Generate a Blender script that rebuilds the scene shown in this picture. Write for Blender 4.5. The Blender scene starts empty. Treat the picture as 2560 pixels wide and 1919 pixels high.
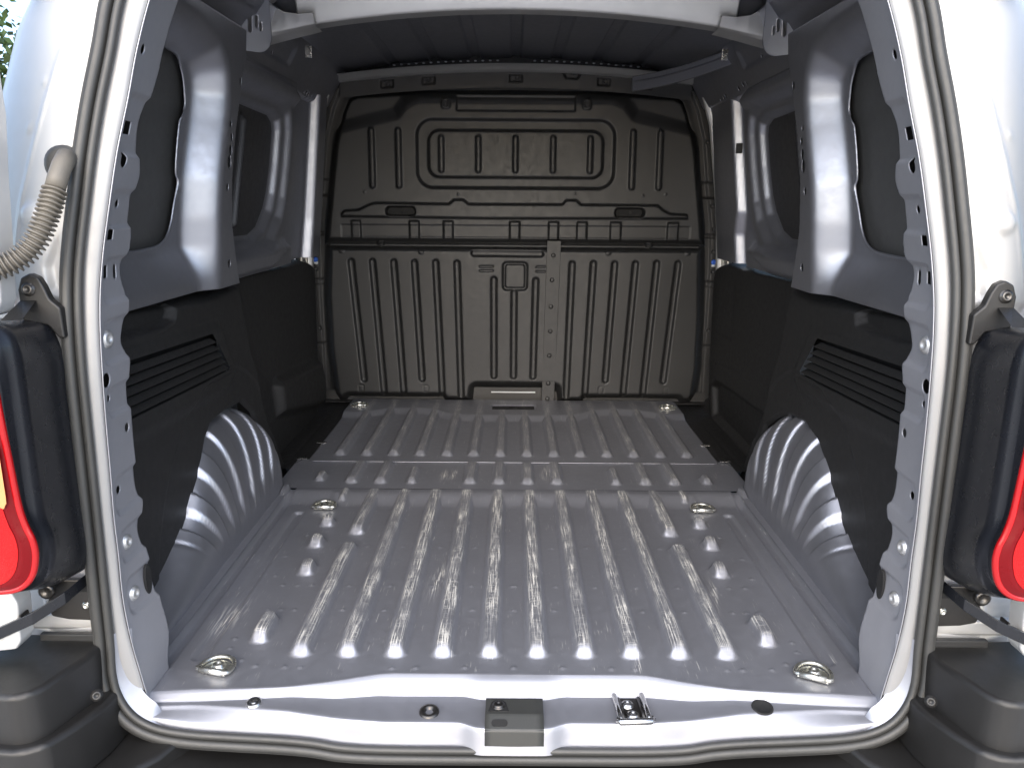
import bpy, bmesh, math, random
import numpy as np
from mathutils import Vector, Matrix

random.seed(7)
SC = bpy.context.scene
COL = SC.collection
# ------------------------------------------------------------------ camera
F_PX, W_PX, H_PX = 1923.0, 2560.0, 1919.0
PITCH = math.atan(459 / F_PX); ROLL = math.radians(0.42)
CAM = Vector((-0.006, 0.0, 0.761))
_f = Vector((0, math.cos(PITCH), -math.sin(PITCH)))
_r0 = Vector((1, 0, 0)); _d0 = _f.cross(_r0)
_r = _r0 * math.cos(ROLL) - _d0 * math.sin(ROLL)
_d = _r0 * math.sin(ROLL) + _d0 * math.cos(ROLL)
cam = bpy.data.cameras.new('camera')
cam.sensor_width = 36.0; cam.lens = 36.0 * F_PX / W_PX; cam.clip_start = 0.02; cam.clip_end = 500
cam_o = bpy.data.objects.new('camera', cam); COL.objects.link(cam_o)
M = Matrix.Identity(4)
for i, v in enumerate((_r, -_d, -_f)):
    for j in range(3): M[j][i] = v[j]
for j in range(3): M[j][3] = CAM[j]
cam_o.matrix_world = M
SC.camera = cam_o
# ------------------------------------------------------------------ sky, sun, exposure
SUN_EL, SUN_AZ = math.radians(32), math.radians(186)      # bright overcast light from behind the viewer
world = bpy.data.worlds.new('World'); SC.world = world; world.use_nodes = True
wn = world.node_tree; bg = wn.nodes['Background']
sky = wn.nodes.new('ShaderNodeTexSky'); sky.sky_type = 'NISHITA'; sky.sun_disc = False
sky.sun_elevation = SUN_EL; sky.sun_rotation = SUN_AZ
sky.air_density = 0.8; sky.dust_density = 1.6; sky.ozone_density = 1.0
wn.links.new(sky.outputs[0], bg.inputs[0]); bg.inputs[1].default_value = 0.15
sun = bpy.data.lights.new('sun', 'SUN'); sun.energy = 1.5; sun.angle = math.radians(110); sun.color = (1.0, 0.955, 0.885)
sun_o = bpy.data.objects.new('sun', sun); COL.objects.link(sun_o)
sd_ = Vector((math.sin(SUN_AZ) * math.cos(SUN_EL), math.cos(SUN_AZ) * math.cos(SUN_EL), math.sin(SUN_EL)))
sun_o.rotation_euler = sd_.to_track_quat('Z', 'Y').to_euler()
vs = SC.view_settings
vs.view_transform = 'Standard'; vs.look = 'None'; vs.exposure = 1.6; vs.gamma = 1.0; vs.use_curve_mapping = False
SC.cycles.use_denoising = True
SC.cycles.max_bounces = 10; SC.cycles.diffuse_bounces = 5; SC.cycles.glossy_bounces = 6
SC.cycles.sample_clamp_indirect = 6.0

# ------------------------------------------------------------------ materials
def _mix(nt, fac, a, b):
    m = nt.nodes.new('ShaderNodeMix'); m.data_type = 'RGBA'
    nt.links.new(fac, m.inputs[0])
    for s, v in ((m.inputs[6], a), (m.inputs[7], b)):
        if isinstance(v, tuple): s.default_value = (*v, 1)
        else: nt.links.new(v, s)
    return m.outputs[2]
def _math(nt, op, a, b=None, c=None):
    m = nt.nodes.new('ShaderNodeMath'); m.operation = op
    for i, v in enumerate((a, b, c)):
        if v is None: continue
        if isinstance(v, (int, float)): m.inputs[i].default_value = v
        else: nt.links.new(v, m.inputs[i])
    return m.outputs[0]
def _noise(nt, scale, detail=3.0, rough=0.5, vec=None, stretch=None):
    n = nt.nodes.new('ShaderNodeTexNoise'); n.inputs['Scale'].default_value = scale
    n.inputs['Detail'].default_value = detail; n.inputs['Roughness'].default_value = rough
    if stretch:
        mp = nt.nodes.new('ShaderNodeMapping'); mp.inputs['Scale'].default_value = stretch[0]
        mp.inputs['Rotation'].default_value = stretch[1]
        nt.links.new(vec, mp.inputs[0]); nt.links.new(mp.outputs[0], n.inputs[0])
    elif vec: nt.links.new(vec, n.inputs[0])
    return n.outputs[0]
def _ramp(nt, v, lo, hi, a=0.0, b=1.0):
    m = nt.nodes.new('ShaderNodeMapRange'); nt.links.new(v, m.inputs[0])
    for i, x in enumerate((lo, hi, a, b)): m.inputs[i + 1].default_value = x
    return m.outputs[0]
def material(name, col, metal=0.0, rough=0.5, bump=0.0, bscale=600.0, var=0.08, coat=0.0, spec=0.5,
             wear=False, dust=0.0, rvar=0.06, emit=None):
    m = bpy.data.materials.new(name); m.use_nodes = True; nt = m.node_tree
    p = nt.nodes['Principled BSDF']
    tc = nt.nodes.new('ShaderNodeTexCoord').outputs['Object']
    p.inputs['Metallic'].default_value = metal
    p.inputs['Specular IOR Level'].default_value = spec
    p.inputs['Coat Weight'].default_value = coat; p.inputs['Coat Roughness'].default_value = 0.08
    big = _noise(nt, 5.0, 4, 0.6, tc)
    c2 = tuple(max(0, c * (1 - 2 * var)) for c in col)
    color = _mix(nt, _ramp(nt, big, 0.3, 0.7), c2, col)
    fine = _noise(nt, 60.0, 5, 0.65, tc)
    rg = _ramp(nt, fine, 0.3, 0.7, rough - rvar, rough + rvar)
    if dust > 0:
        dn = _noise(nt, 900.0, 2, 0.5, tc)
        dm = _math(nt, 'MULTIPLY', _ramp(nt, dn, 0.66, 0.74), dust)
        color = _mix(nt, dm, color, (0.42, 0.40, 0.36))
    if wear:
        at = nt.nodes.new('ShaderNodeAttribute'); at.attribute_name = 'wear'
        w = at.outputs['Fac']
        s1 = _noise(nt, 1.0, 4, 0.6, tc, ((640, 12, 1), (0, 0, 0.05)))
        s2 = _noise(nt, 1.0, 3, 0.6, tc, ((34, 700, 1), (0, 0, 0.35)))
        s3 = _noise(nt, 1.0, 3, 0.6, tc, ((620, 22, 1), (0, 0, -0.6)))
        pat = _noise(nt, 16.0, 3, 0.6, tc)
        big2 = _noise(nt, 7.0, 2, 0.5, tc)
        st = _math(nt, 'MAXIMUM', _ramp(nt, s1, 0.515, 0.575), _math(nt, 'MULTIPLY', _ramp(nt, s2, 0.58, 0.62), 0.9))
        st = _math(nt, 'MULTIPLY', st, _ramp(nt, pat, 0.34, 0.60, 0.4, 1.0))
        onrib = _math(nt, 'MULTIPLY', _math(nt, 'MULTIPLY', st, w), _ramp(nt, big2, 0.3, 0.6, 0.6, 1.3))
        # scattered scuffs on the flats, sparse
        s4 = _noise(nt, 1.0, 2, 0.5, tc, ((540, 18, 1), (0, 0, 1.2)))
        sc = _math(nt, 'MAXIMUM', _ramp(nt, s3, 0.665, 0.70), _ramp(nt, s4, 0.67, 0.705))
        sc = _math(nt, 'MULTIPLY', sc, _ramp(nt, pat, 0.50, 0.56))
        at2 = nt.nodes.new('ShaderNodeAttribute'); at2.attribute_name = 'scuff'
        sc = _math(nt, 'MULTIPLY', sc, at2.outputs['Fac'])
        s5 = _noise(nt, 1.0, 3, 0.6, tc, ((520, 16, 1), (0, 0, 0.22)))
        gouge = _math(nt, 'MULTIPLY', _ramp(nt, s5, 0.52, 0.57), _ramp(nt, at2.outputs['Fac'], 1.0, 2.0))
        onrib = _math(nt, 'MAXIMUM', onrib, gouge)
        mask = _math(nt, 'MINIMUM', _math(nt, 'MAXIMUM', onrib, _math(nt, 'MULTIPLY', sc, 0.5)), 1.0)
        color = _mix(nt, mask, color, (0.84, 0.82, 0.75))
        nt.links.new(_ramp(nt, mask, 0, 1, metal, 0.25), p.inputs['Metallic'])
        rg = _math(nt, 'ADD', _math(nt, 'MULTIPLY', mask, 0.10), rg)
    nt.links.new(color, p.inputs['Base Color']); nt.links.new(rg, p.inputs['Roughness'])
    if bump > 0:
        b = nt.nodes.new('ShaderNodeBump'); b.inputs['Strength'].default_value = bump; b.inputs['Distance'].default_value = 0.001
        nt.links.new(_noise(nt, bscale, 2, 0.5, tc), b.inputs['Height']); nt.links.new(b.outputs[0], p.inputs['Normal'])
    if emit: p.inputs['Emission Color'].default_value = (*emit[0], 1); p.inputs['Emission Strength'].default_value = emit[1]
    return m
INNER = (0.365, 0.373, 0.41)
MT = {
    'floor': material('floor_grey_paint', INNER, 0.72, 0.43, 0.10, 1400, 0.05, wear=True, dust=0.25),
    'inner': material('inner_grey_paint', INNER, 0.82, 0.36, 0.06, 1400, 0.05),
    'pillar': material('pillar_grey_paint', (0.40, 0.405, 0.435), 0.55, 0.42, 0.08, 1400, 0.05),
    'lip': material('lip_silver_paint', (0.30, 0.30, 0.30), 0.35, 0.48, 0.05, 1400, 0.04),
    'silver': material('silver_body_paint', (0.60, 0.60, 0.59), 0.20, 0.42, 0.04, 1400, 0.03, coat=0.25),
    'silver_rough': material('silver_lightened', (0.72, 0.715, 0.70), 0.75, 0.40, 0.08, 1200, 0.05),  # silver with reflected daylight put into its colour, for rear-facing parts
    'bulk': material('bulkhead_black_paint', (0.0165, 0.0168, 0.0172), 0.0, 0.46, 0.12, 900, 0.12, dust=0.012),
    'brown': material('bulkhead_edge_paint', (0.024, 0.023, 0.022), 0.0, 0.5, 0.1, 900, 0.1),
    'trim': material('black_grained_plastic', (0.016, 0.016, 0.016), 0.0, 0.50, 0.5, 1500, 0.08, dust=0.02),
    'bumper': material('bumper_black_plastic', (0.016, 0.0155, 0.015), 0.0, 0.38, 0.3, 1500, 0.1, dust=0.02),
    'gloss': material('gloss_black_plastic', (0.010, 0.011, 0.014), 0.0, 0.28, 0.0, 1500, 0.02, rvar=0.015),
    'rubber': material('seal_rubber', (0.042, 0.042, 0.040), 0.0, 0.46, 0.3, 1100, 0.1, spec=0.6),
    'zinc': material('yellow_zinc', (0.85, 0.84, 0.75), 0.95, 0.28, 0.1, 800, 0.06),
    'steel': material('bright_steel', (0.66, 0.65, 0.63), 1.0, 0.26, 0.05, 800, 0.05),
    'dsteel': material('dark_steel', (0.10, 0.095, 0.09), 0.9, 0.33, 0.1, 800, 0.1),
    'hose': material('hose_plastic', (0.17, 0.155, 0.13), 0.0, 0.5, 0.3, 700, 0.2),
    'red': material('red_lens', (0.36, 0.003, 0.005), 0.0, 0.2, 0.0, 900, 0.05, coat=0.2),
    'dred': material('red_lens_dark', (0.42, 0.002, 0.003), 0.0, 0.35, 0.6, 700, 0.05, coat=0.0, spec=0.3),
    'wine': material('wine_red_lens', (0.13, 0.002, 0.004), 0.0, 0.3, 0.0, 900, 0.05, spec=0.2),
    'amber': material('amber_lens', (0.62, 0.30, 0.12), 0.0, 0.2, 0.0, 900, 0.1, coat=0.2),
    'blue': material('blue_clip_plastic', (0.04, 0.14, 0.60), 0.0, 0.35),
    'white': material('white_clip_plastic', (0.70, 0.72, 0.74), 0.0, 0.4),
    'cover': material('dark_grey_plastic', (0.042, 0.043, 0.040), 0.0, 0.42, 0.3, 1500, 0.08),
    'dark': material('void_shade_black', (0.010, 0.010, 0.010), 0.0, 0.8),  # near-black: shade painted into holes and slots; also for plain black parts
    'blank': material('window_blank_black', (0.07, 0.071, 0.071), 0.0, 0.38, 0.05, 900, 0.08),
    'blank_dimmed': material('door_blank_dimmed', (0.075, 0.075, 0.08), 0.6, 0.34, 0.05, 900, 0.06),  # dark reflection of the door recess, put into the colour
    'grd': material('pale_concrete', (0.60, 0.585, 0.55), 0.0, 0.85, 0.5, 60, 0.15),
    'bark': material('bark', (0.10, 0.075, 0.05), 0.0, 0.9, 0.8, 40, 0.2),
    'leaf': material('leaf_green', (0.075, 0.13, 0.03), 0.0, 0.6, 0.0, 10, 0.25),
}

# ------------------------------------------------------------------ helpers
def link(name, me, mat, parent=None):
    o = bpy.data.objects.new(name, me); COL.objects.link(o)
    if mat is not None: me.materials.append(MT[mat])
    o.parent = parent
    return o
def tag(o, label=None, cat=None, group=None, kind=None):
    if label: o['label'] = label
    if cat: o['category'] = cat
    if group: o['group'] = group
    if kind: o['kind'] = kind
    return o
def quads(name, V, Fq, mat, parent=None, smooth=True, label=None):
    V = np.asarray(V, np.float32); Fq = np.asarray(Fq, np.int32)
    me = bpy.data.meshes.new(name); n = len(Fq)
    me.vertices.add(len(V)); me.vertices.foreach_set('co', V.ravel())
    me.loops.add(n * 4); me.loops.foreach_set('vertex_index', Fq.ravel())
    me.polygons.add(n); me.polygons.foreach_set('loop_start', np.arange(0, n * 4, 4, dtype=np.int32))
    try: me.polygons.foreach_set('loop_total', np.full(n, 4, np.int32))
    except Exception: pass
    me.polygons.foreach_set('use_smooth', np.full(n, smooth))
    me.update(calc_edges=True)
    o = link(name, me, mat, parent)
    if label: o['label'] = label
    return o
def pydata(name, V, Fs, mat, parent=None, smooth=False, bevel=0.0, seg=2, sub=0, label=None, auto=None):
    me = bpy.data.meshes.new(name); me.from_pydata([tuple(v) for v in V], [], [tuple(f) for f in Fs])
    bm = bmesh.new(); bm.from_mesh(me); bmesh.ops.recalc_face_normals(bm, faces=bm.faces); bm.to_mesh(me); bm.free()
    for p in me.polygons: p.use_smooth = smooth or bevel > 0
    o = link(name, me, mat, parent)
    if bevel > 0:
        b = o.modifiers.new('bevel', 'BEVEL'); b.width = bevel; b.segments = seg; b.limit_method = 'ANGLE'; b.angle_limit = math.radians(25)
        b.harden_normals = True
    if sub:
        s = o.modifiers.new('sub', 'SUBSURF'); s.levels = sub; s.render_levels = sub
    if label: o['label'] = label
    return o
def grid_faces(nu, nv, wrap_u=False, wrap_v=False):
    a = np.arange(nu * nv).reshape(nu, nv)
    if wrap_u: a = np.vstack([a, a[:1]])
    if wrap_v: a = np.hstack([a, a[:, :1]])
    return np.stack([a[:-1, :-1], a[1:, :-1], a[1:, 1:], a[:-1, 1:]], -1).reshape(-1, 4)
def orient(V, Fq, face):
    p = V[Fq]; n = np.cross(p[:, 2] - p[:, 0], p[:, 3] - p[:, 1]).sum(0)
    return Fq[:, ::-1] if float(n @ np.asarray(face)) < 0 else Fq
def patch(name, parent, mat, U, V, pos, face, cut=None, solid=0.0, attrs=None, label=None):
    """A pressed sheet: grid over (u, v), pos gives the shape, cut > 0 where there is material."""
    UU, VV = np.meshgrid(U, V, indexing='ij')
    keep = None
    if cut is not None:
        g = cut(UU, VV); gu, gv = np.gradient(g, U, V); m2 = gu * gu + gv * gv + 1e-9
        cell = max(abs(U[1] - U[0]), abs(V[1] - V[0]))
        near = np.abs(g) < 0.75 * cell * np.sqrt(m2)
        su = np.where(near, -g * gu / m2, 0); sv = np.where(near, -g * gv / m2, 0)
        lim = cell * 0.8; su = np.clip(su, -lim, lim); sv = np.clip(sv, -lim, lim)
        g4 = np.where(near, 0, g)
        c = (g4[:-1, :-1] + g4[1:, :-1] + g4[1:, 1:] + g4[:-1, 1:])
        keep = (c > 0).ravel()
        UU = UU + su; VV = VV + sv
    P = np.stack(pos(UU, VV), -1).reshape(-1, 3)
    Fq = grid_faces(len(U), len(V))
    if keep is not None: Fq = Fq[keep]
    Fq = orient(P, Fq, face)
    A = {k: fn(UU, VV).ravel() for k, fn in attrs.items()} if attrs else {}
    if keep is not None:
        used = np.unique(Fq); mp = -np.ones(len(P), np.int64); mp[used] = np.arange(len(used))
        P = P[used]; Fq = mp[Fq]; A = {k: v[used] for k, v in A.items()}
    o = quads(name, P, Fq, mat, parent, True, label)
    for k, v in A.items():
        a = o.data.attributes.new(k, 'FLOAT', 'POINT'); a.data.foreach_set('value', np.asarray(v, np.float32))
    if solid:
        s = o.modifiers.new('thickness', 'SOLIDIFY'); s.thickness = solid; s.offset = -1
    return o
def blur(A, r, n=3):
    for _ in range(n):
        for ax in (0, 1):
            P = np.pad(A, [(r + 1, r) if k == ax else (0, 0) for k in (0, 1)], mode='edge'); Cs = np.cumsum(P, ax)
            A = (np.take(Cs, range(2 * r + 1, Cs.shape[ax]), ax) - np.take(Cs, range(0, Cs.shape[ax] - 2 * r - 1), ax)) / (2 * r + 1)
    return A
def rng(a, b, step): return np.linspace(a, b, max(2, int(round(abs(b - a) / step)) + 1))
def sst(x, a, b):
    t = np.clip((x - a) / (b - a), 0, 1); return t * t * (3 - 2 * t)
def ip(z, tab): 
    t = np.asarray(tab); return np.interp(z, t[:, 0], t[:, 1])
def spl(x, tab):
    """smooth (Catmull-Rom like) interpolation of a table"""
    t = np.asarray(tab, float); X, Yv = t[:, 0], t[:, 1]; m = np.gradient(Yv, X)
    i = np.clip(np.searchsorted(X, x) - 1, 0, len(X) - 2); h = X[i + 1] - X[i]; s = np.clip((x - X[i]) / h, 0, 1)
    return ((2*s**3-3*s**2+1)*Yv[i] + (s**3-2*s**2+s)*h*m[i] + (-2*s**3+3*s**2)*Yv[i+1] + (s**3-s**2)*h*m[i+1])
# signed distances in a plane (negative inside)
def sd_cap(u, v, a, b, r):
    ax, ay = a; bx, by = b; dx, dy = bx - ax, by - ay; L = dx * dx + dy * dy + 1e-12
    t = np.clip(((u - ax) * dx + (v - ay) * dy) / L, 0, 1)
    return np.hypot(u - ax - t * dx, v - ay - t * dy) - r
def sd_box(u, v, u0, u1, v0, v1, r=0.0):
    qx = np.abs(u - (u0 + u1) / 2) - abs(u1 - u0) / 2 + r; qy = np.abs(v - (v0 + v1) / 2) - abs(v1 - v0) / 2 + r
    return np.hypot(np.maximum(qx, 0), np.maximum(qy, 0)) + np.minimum(np.maximum(qx, qy), 0) - r
def sd_cir(u, v, c, r): return np.hypot(u - c[0], v - c[1]) - r
def sd_poly(u, v, pts):
    pts = np.asarray(pts, float); d = np.full(u.shape, 1e9); ins = np.zeros(u.shape, bool); n = len(pts)
    for i in range(n):
        a, b = pts[i], pts[(i + 1) % n]; e = b - a
        t = np.clip(((u - a[0]) * e[0] + (v - a[1]) * e[1]) / (e @ e + 1e-12), 0, 1)
        d = np.minimum(d, (u - a[0] - t * e[0])**2 + (v - a[1] - t * e[1])**2)
        c = ((a[1] > v) != (b[1] > v)); x = a[0] + (v - a[1]) * e[0] / (e[1] if abs(e[1]) > 1e-12 else 1e-12)
        ins ^= (c & (u < x))
    return np.where(ins, -1, 1) * np.sqrt(d)
def sd_line(u, v, pts):
    d = np.full(u.shape, 1e9)
    for a, b in zip(pts[:-1], pts[1:]): d = np.minimum(d, sd_cap(u, v, a, b, 0))
    return d
def up(sd, w): return 1 - sst(sd, -w, 0.0)                    # 1 inside, slope of width w just inside the edge
def mx(o, s):                                                   # mirrored copy of x for side s
    return s * o
def tube(name, pts, rad, mat, parent, n=10, label=None, caps=True, closed=False):
    P = [Vector(p) for p in pts]; N = len(P); rad = [rad] * N if isinstance(rad, (int, float)) else rad
    V = []; ref = None
    for i in range(N):
        if closed: t = P[(i + 1) % N] - P[i - 1]
        else: t = P[min(i + 1, N - 1)] - P[max(i - 1, 0)]
        t.normalize()
        if ref is None:
            ref = t.orthogonal().normalized()
        ref = (ref - t * ref.dot(t)).normalized(); b = t.cross(ref)
        for k in range(n):
            a = 2 * math.pi * k / n; V.append(P[i] + (ref * math.cos(a) + b * math.sin(a)) * rad[i])
    Fq = grid_faces(N, n, closed, True).tolist()
    if caps and not closed: Fq += [list(range(n))[::-1], list(range((N - 1) * n, N * n))]
    return pydata(name, V, Fq, mat, parent, smooth=True, label=label)
def frame(normal, upv=(0, 0, 1)):
    n = Vector(normal).normalized(); x = Vector(upv).cross(n)
    if x.length < 1e-4: x = Vector((1, 0, 0))
    x.normalize(); y = n.cross(x); return x, y, n
def lathe(name, c, normal, prof, mat, parent, n=20, label=None, smooth=True):
    x, y, nn = frame(normal); c = Vector(c); V = []
    for r, h in prof:
        for k in range(n):
            a = 2 * math.pi * k / n; V.append(c + x * (r * math.cos(a)) + y * (r * math.sin(a)) + nn * h)
    Fq = grid_faces(len(prof), n, False, True).tolist(); Fq.append(list(range((len(prof) - 1) * n, len(prof) * n)))
    return pydata(name, V, Fq, mat, parent, smooth=smooth, label=label)
def screw(c, normal, r, parent, mat='steel', name='screw', h=None):
    h = h or r * 0.55
    o = lathe(name, c, normal, [(r * 1.25, 0), (r * 1.25, h * .25), (r, h * .3), (r * .97, h * .75), (r * .8, h), (r * .5, h * 1.03), (r * .38, h * .6), (r * .05, h * .55)], mat, parent, 18)
    return o
def box(name, c, size, mat, parent, bevel=0.002, rot=None, label=None):
    hx, hy, hz = (s / 2 for s in size); V = [Vector((sx * hx, sy * hy, sz * hz)) for sx in (-1, 1) for sy in (-1, 1) for sz in (-1, 1)]
    if rot is not None: V = [rot @ v for v in V]
    V = [v + Vector(c) for v in V]
    return pydata(name, V, [(0,1,3,2),(4,6,7,5),(0,4,5,1),(2,3,7,6),(0,2,6,4),(1,5,7,3)], mat, parent, bevel=bevel, label=label)
def prism(name, poly, p0, ax, ay, az, depth, mat, parent, bevel=0.0015, label=None, seg=2):
    """polygon in the (ax, ay) plane at p0, extruded depth along az"""
    p0, ax, ay, az = map(Vector, (p0, ax, ay, az)); n = len(poly)
    V = [p0 + ax * a + ay * b for a, b in poly] + [p0 + ax * a + ay * b + az * depth for a, b in poly]
    Fs = [list(range(n))[::-1], list(range(n, 2 * n))] + [(i, (i + 1) % n, n + (i + 1) % n, n + i) for i in range(n)]
    return pydata(name, V, Fs, mat, parent, bevel=bevel, label=label, seg=seg)
def rrect(u0, u1, v0, v1, r, n=5):
    out = []
    for cx, cy, a0 in ((u1 - r, v1 - r, 0), (u0 + r, v1 - r, 90), (u0 + r, v0 + r, 180), (u1 - r, v0 + r, 270)):
        for k in range(n + 1):
            a = math.radians(a0 + 90 * k / n); out.append((cx + r * math.cos(a), cy + r * math.sin(a)))
    return out
def bez(pts, n):
    P = [np.array(p, float) for p in pts]; P = [2 * P[0] - P[1]] + P + [2 * P[-1] - P[-2]]; out = []
    for i in range(1, len(P) - 2):
        for k in range(n):
            t = k / n; p0, p1, p2, p3 = P[i-1:i+3]; out.append(.5 * (2*p1 + (p2-p0)*t + (2*p0-5*p1+4*p2-p3)*t*t + (3*p1-p0-3*p2+p3)*t**3))
    out.append(P[-2]); return np.array(out)
def bez2(p): return bez([(a, b, 0) for a, b in p], 4)
def lean(z): return 0.11 * np.clip((np.asarray(z, float) - 0.5) / 0.7, 0, 1.2) ** 1.6
def tumble(z): return 1 - 0.075 * np.clip((np.asarray(z, float) - 0.55) / 0.5, 0, 1.5)

van = bpy.data.objects.new('cargo_van', None); COL.objects.link(van); van.empty_display_size = 0.2
van.location = (0, 0, 0)
tag(van, 'silver cargo van seen through its open rear doors, empty grey load bay with black bulkhead', 'van')

# ================================================================== LARGE STRUCTURE
g = pydata('ground', [(-60, -60, -0.62), (60, -60, -0.62), (60, 60, -0.62), (-60, 60, -0.62)], [(0, 1, 2, 3)], 'grd')
tag(g, kind='structure')

# ---------------------------------------------------------------- load floor
PITCHX = 0.0815
RX = [(i - 4.5) * PITCHX for i in range(10)]
def rib(u, v, x, y0, y1, h=0.0185, r=0.0225, w=0.0155, ws=0.034):
    """bead running fore and aft: sloping sides, rounded cone at its near end"""
    side = up(np.abs(u - x) - r, w); ramp = sst(v, y0 - .005, y0 + ws * .9); k = .42
    cap = up(np.hypot(u - x, np.maximum(0, y0 + r * 1.0 - v)) - r, w * .7)
    a = np.minimum(side, cap); m = np.clip(.5 + .5 * (ramp - a) / k, 0, 1)
    far = 1 - sst(v, y1 - w, y1)
    return h / (1 - k / 4) * np.maximum(0, ramp * (1 - m) + a * m - k * m * (1 - m)) * far
def oval(u, v, x, y0, y1, h=0.020, r=0.0225, ws=0.034):
    return rib(u, v, x, y0, 9.0, h, r, .0145, ws) * up(np.hypot(u - x, np.maximum(0, v - (y1 - r))) - r, .014)
PIPS = [(-.468,1.42),(-.437,1.42),(-.408,1.42),(-.333,1.42),(-.249,1.42),(-.166,1.42),(-.086,1.422),(-.003,1.422),
        (-.467,1.324),(-.443,1.324),(-.417,1.324),(-.326,1.326),(-.246,1.326),(-.079,1.328),(0,1.328),(-.495,1.224),(-.494,1.194),
        (-.462,1.159),(-.433,1.143),(-.383,1.141),(-.357,1.141),(-.203,1.14),(-.164,1.141),(-.082,1.142),(0,1.142),
        (-.33,1.60),(-.25,1.60),(-.166,1.60),(-.086,1.60),(-.48,1.66),(-.5,1.55),(-.495,1.46)]
def floor_ribs(u, v):
    hs = []
    for i, x in enumerate(RX):
        if i in (0, 9): hs += [rib(u, v, x, 1.165, 1.60), rib(u, v, x, 1.655, 2.2)]
        else: hs.append(rib(u, v, x, 1.165, 2.2))
    for s in (-1, 1):
        for x, a, b in ((.450, 1.205, 1.30), (.434, 1.455, 1.515), (.446, 1.585, 1.64), (.447, 1.70, 1.75)): hs.append(oval(u, v, s * x, a, b))
        hs.append(oval(u, v, s * .442, 1.845, 1.95, r=.018))
    return np.maximum.reduce(hs)
def floor_rear_z(u, v):
    h = floor_ribs(u, v)
    h = np.maximum(h, 0.0175 * sst(v, 1.825, 1.895) * (1 - sst(np.abs(u), .46, .48)) + 0.0175 * sst(v, 1.835, 1.905) * sst(np.abs(u), .46, .48))
    au = np.abs(u)
    h = h - 0.007 * up(sd_box(au, v, .520, .550, 1.155, 1.80, .012), .008)
    h = h - .004 * sst(au, .572, .577) + 0.014 * sst(au, .589, .594)
    for px, py in PIPS:
        h = h + 0.0022 * (1 - sst(np.hypot(au + px, v - py), .0015, .0055))
    h = h + 0.0006 * np.sin(u * 9 + 1) * np.sin(v * 7)
    return h
def edge_y(x):      # rear edge of the load floor
    t = [(0,1.124),(.215,1.124),(.297,1.100),(.363,1.086),(.43,1.081),(.5,1.079),(.568,1.073),(.62,1.068)]
    return sum(ip(np.abs(x + d), t) for d in np.linspace(-.02, .02, 9)) / 9
def wear_a(u, v): return np.clip(floor_ribs(u, v) / 0.0185, 0, 1) ** 4 * sst(v, 1.17, 1.19)
GOUGES = [(-.155,1.45,.012,.060),(-.13,1.73,.007,.022),(-.19,2.02,.010,.035),(-.165,2.02,.008,.035),(.09,2.03,.012,.045),(-.53,1.30,.02,.05),(.40,1.40,.006,.05),(.21,1.15,.005,.02),(-.30,1.29,.008,.03),(.36,2.3,.01,.03)]
def scuff_a(u, v):
    g = np.ones_like(u)
    for x, y, a, b in GOUGES: g = g + np.exp(-((u - x - (v - y) * .12) / a) ** 2 - ((v - y) / b) ** 2)
    return g
xs = rng(-0.605, 0.605, 0.003)
def floor_y(u, v):  # v in 0..1 stretched from the curved rear edge
    return v
o = patch('floor_panel', van, 'floor', xs, rng(1.06, 1.912, 0.003), lambda u, v: (u, v, floor_rear_z(u, v)), (0, 0, 1),
      cut=lambda u, v: v - edge_y(u), attrs={'wear': wear_a, 'scuff': scuff_a},
      label='rear load floor panel of grey painted sheet with long scratched ribs')
# crossmember step
MB = [(-.526,1.955,2.02),(-.437,1.94,2.105),(-.359,1.94,2.105),(-.275,1.94,2.06),(-.118,1.94,2.105),(-.04,1.94,2.105),(.038,1.94,2.105),(.117,1.94,2.105),(.276,1.94,2.06),(.356,1.94,2.105),(.434,1.94,2.105),(.524,1.95,2.01)]
def mid_b(u, v): return np.maximum.reduce([rib(u, v, x, a, b, .014, .021, .014, .030) if b > 2.09 else oval(u, v, x, a, b, .014, .020, .028) for x, a, b in MB])
patch('floor_panel', van, 'floor', rng(-0.63, 0.63, 0.003), rng(1.908, 2.14, 0.003), lambda u, v: (u, v, 0.0195 + mid_b(u, v) + .010 * sst(v, 2.115, 2.13) * 0), (0, 0, 1),
      attrs={'wear': lambda u, v: np.clip(mid_b(u, v) / .014, 0, 1) ** 5 * .5, 'scuff': scuff_a},
      label='narrow floor crossmember panel with short stub ribs between two seams')
# front floor
FX = [(i - 6.5) * 0.0793 for i in range(14)]
def fr_far(x): return 2.645 if abs(x) > .25 else (2.575 if abs(x) < .2 else 2.60)
def front_b(u, v): return np.maximum.reduce([rib(u, v, x, 2.16, 3.0, .015, .021, .015, .032) for x in FX])
def front_far_y(u): return spl(np.abs(u), [(0,2.565),(.15,2.565),(.22,2.58),(.28,2.628),(.45,2.632),(.52,2.60),(.62,2.59)])
def front_z(u, v):
    h = front_b(u, v)
    fy = front_far_y(u)
    return 0.0225 + np.maximum(h, .0148 * sst(v, fy - .035, fy + .015)) - .007 * up(sd_box(u, v, -.081, .079, 2.64, 2.71, .012), .006)
patch('floor_panel', van, 'floor', rng(-0.598, 0.598, 0.003), rng(2.113, 2.775, 0.003), lambda u, v: (u, v, front_z(u, v)), (0, 0, 1), solid=0.0015,
      cut=lambda u, v: -sd_box(u, v, -.596, .596, 2.115, 2.774, .02),
      attrs={'wear': lambda u, v: np.clip(front_b(u, v) / .015, 0, 1) ** 5 * .5, 'scuff': scuff_a},
      label='front load floor panel with fourteen ribs running to the bulkhead')
prism('floor_slot_cover', rrect(-.078, .076, 2.643, 2.707, .01), (0, 0, .0285), (1,0,0), (0,1,0), (0,0,1), .004, 'trim', van, label='black rubber cover in the floor before the bulkhead')

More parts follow.
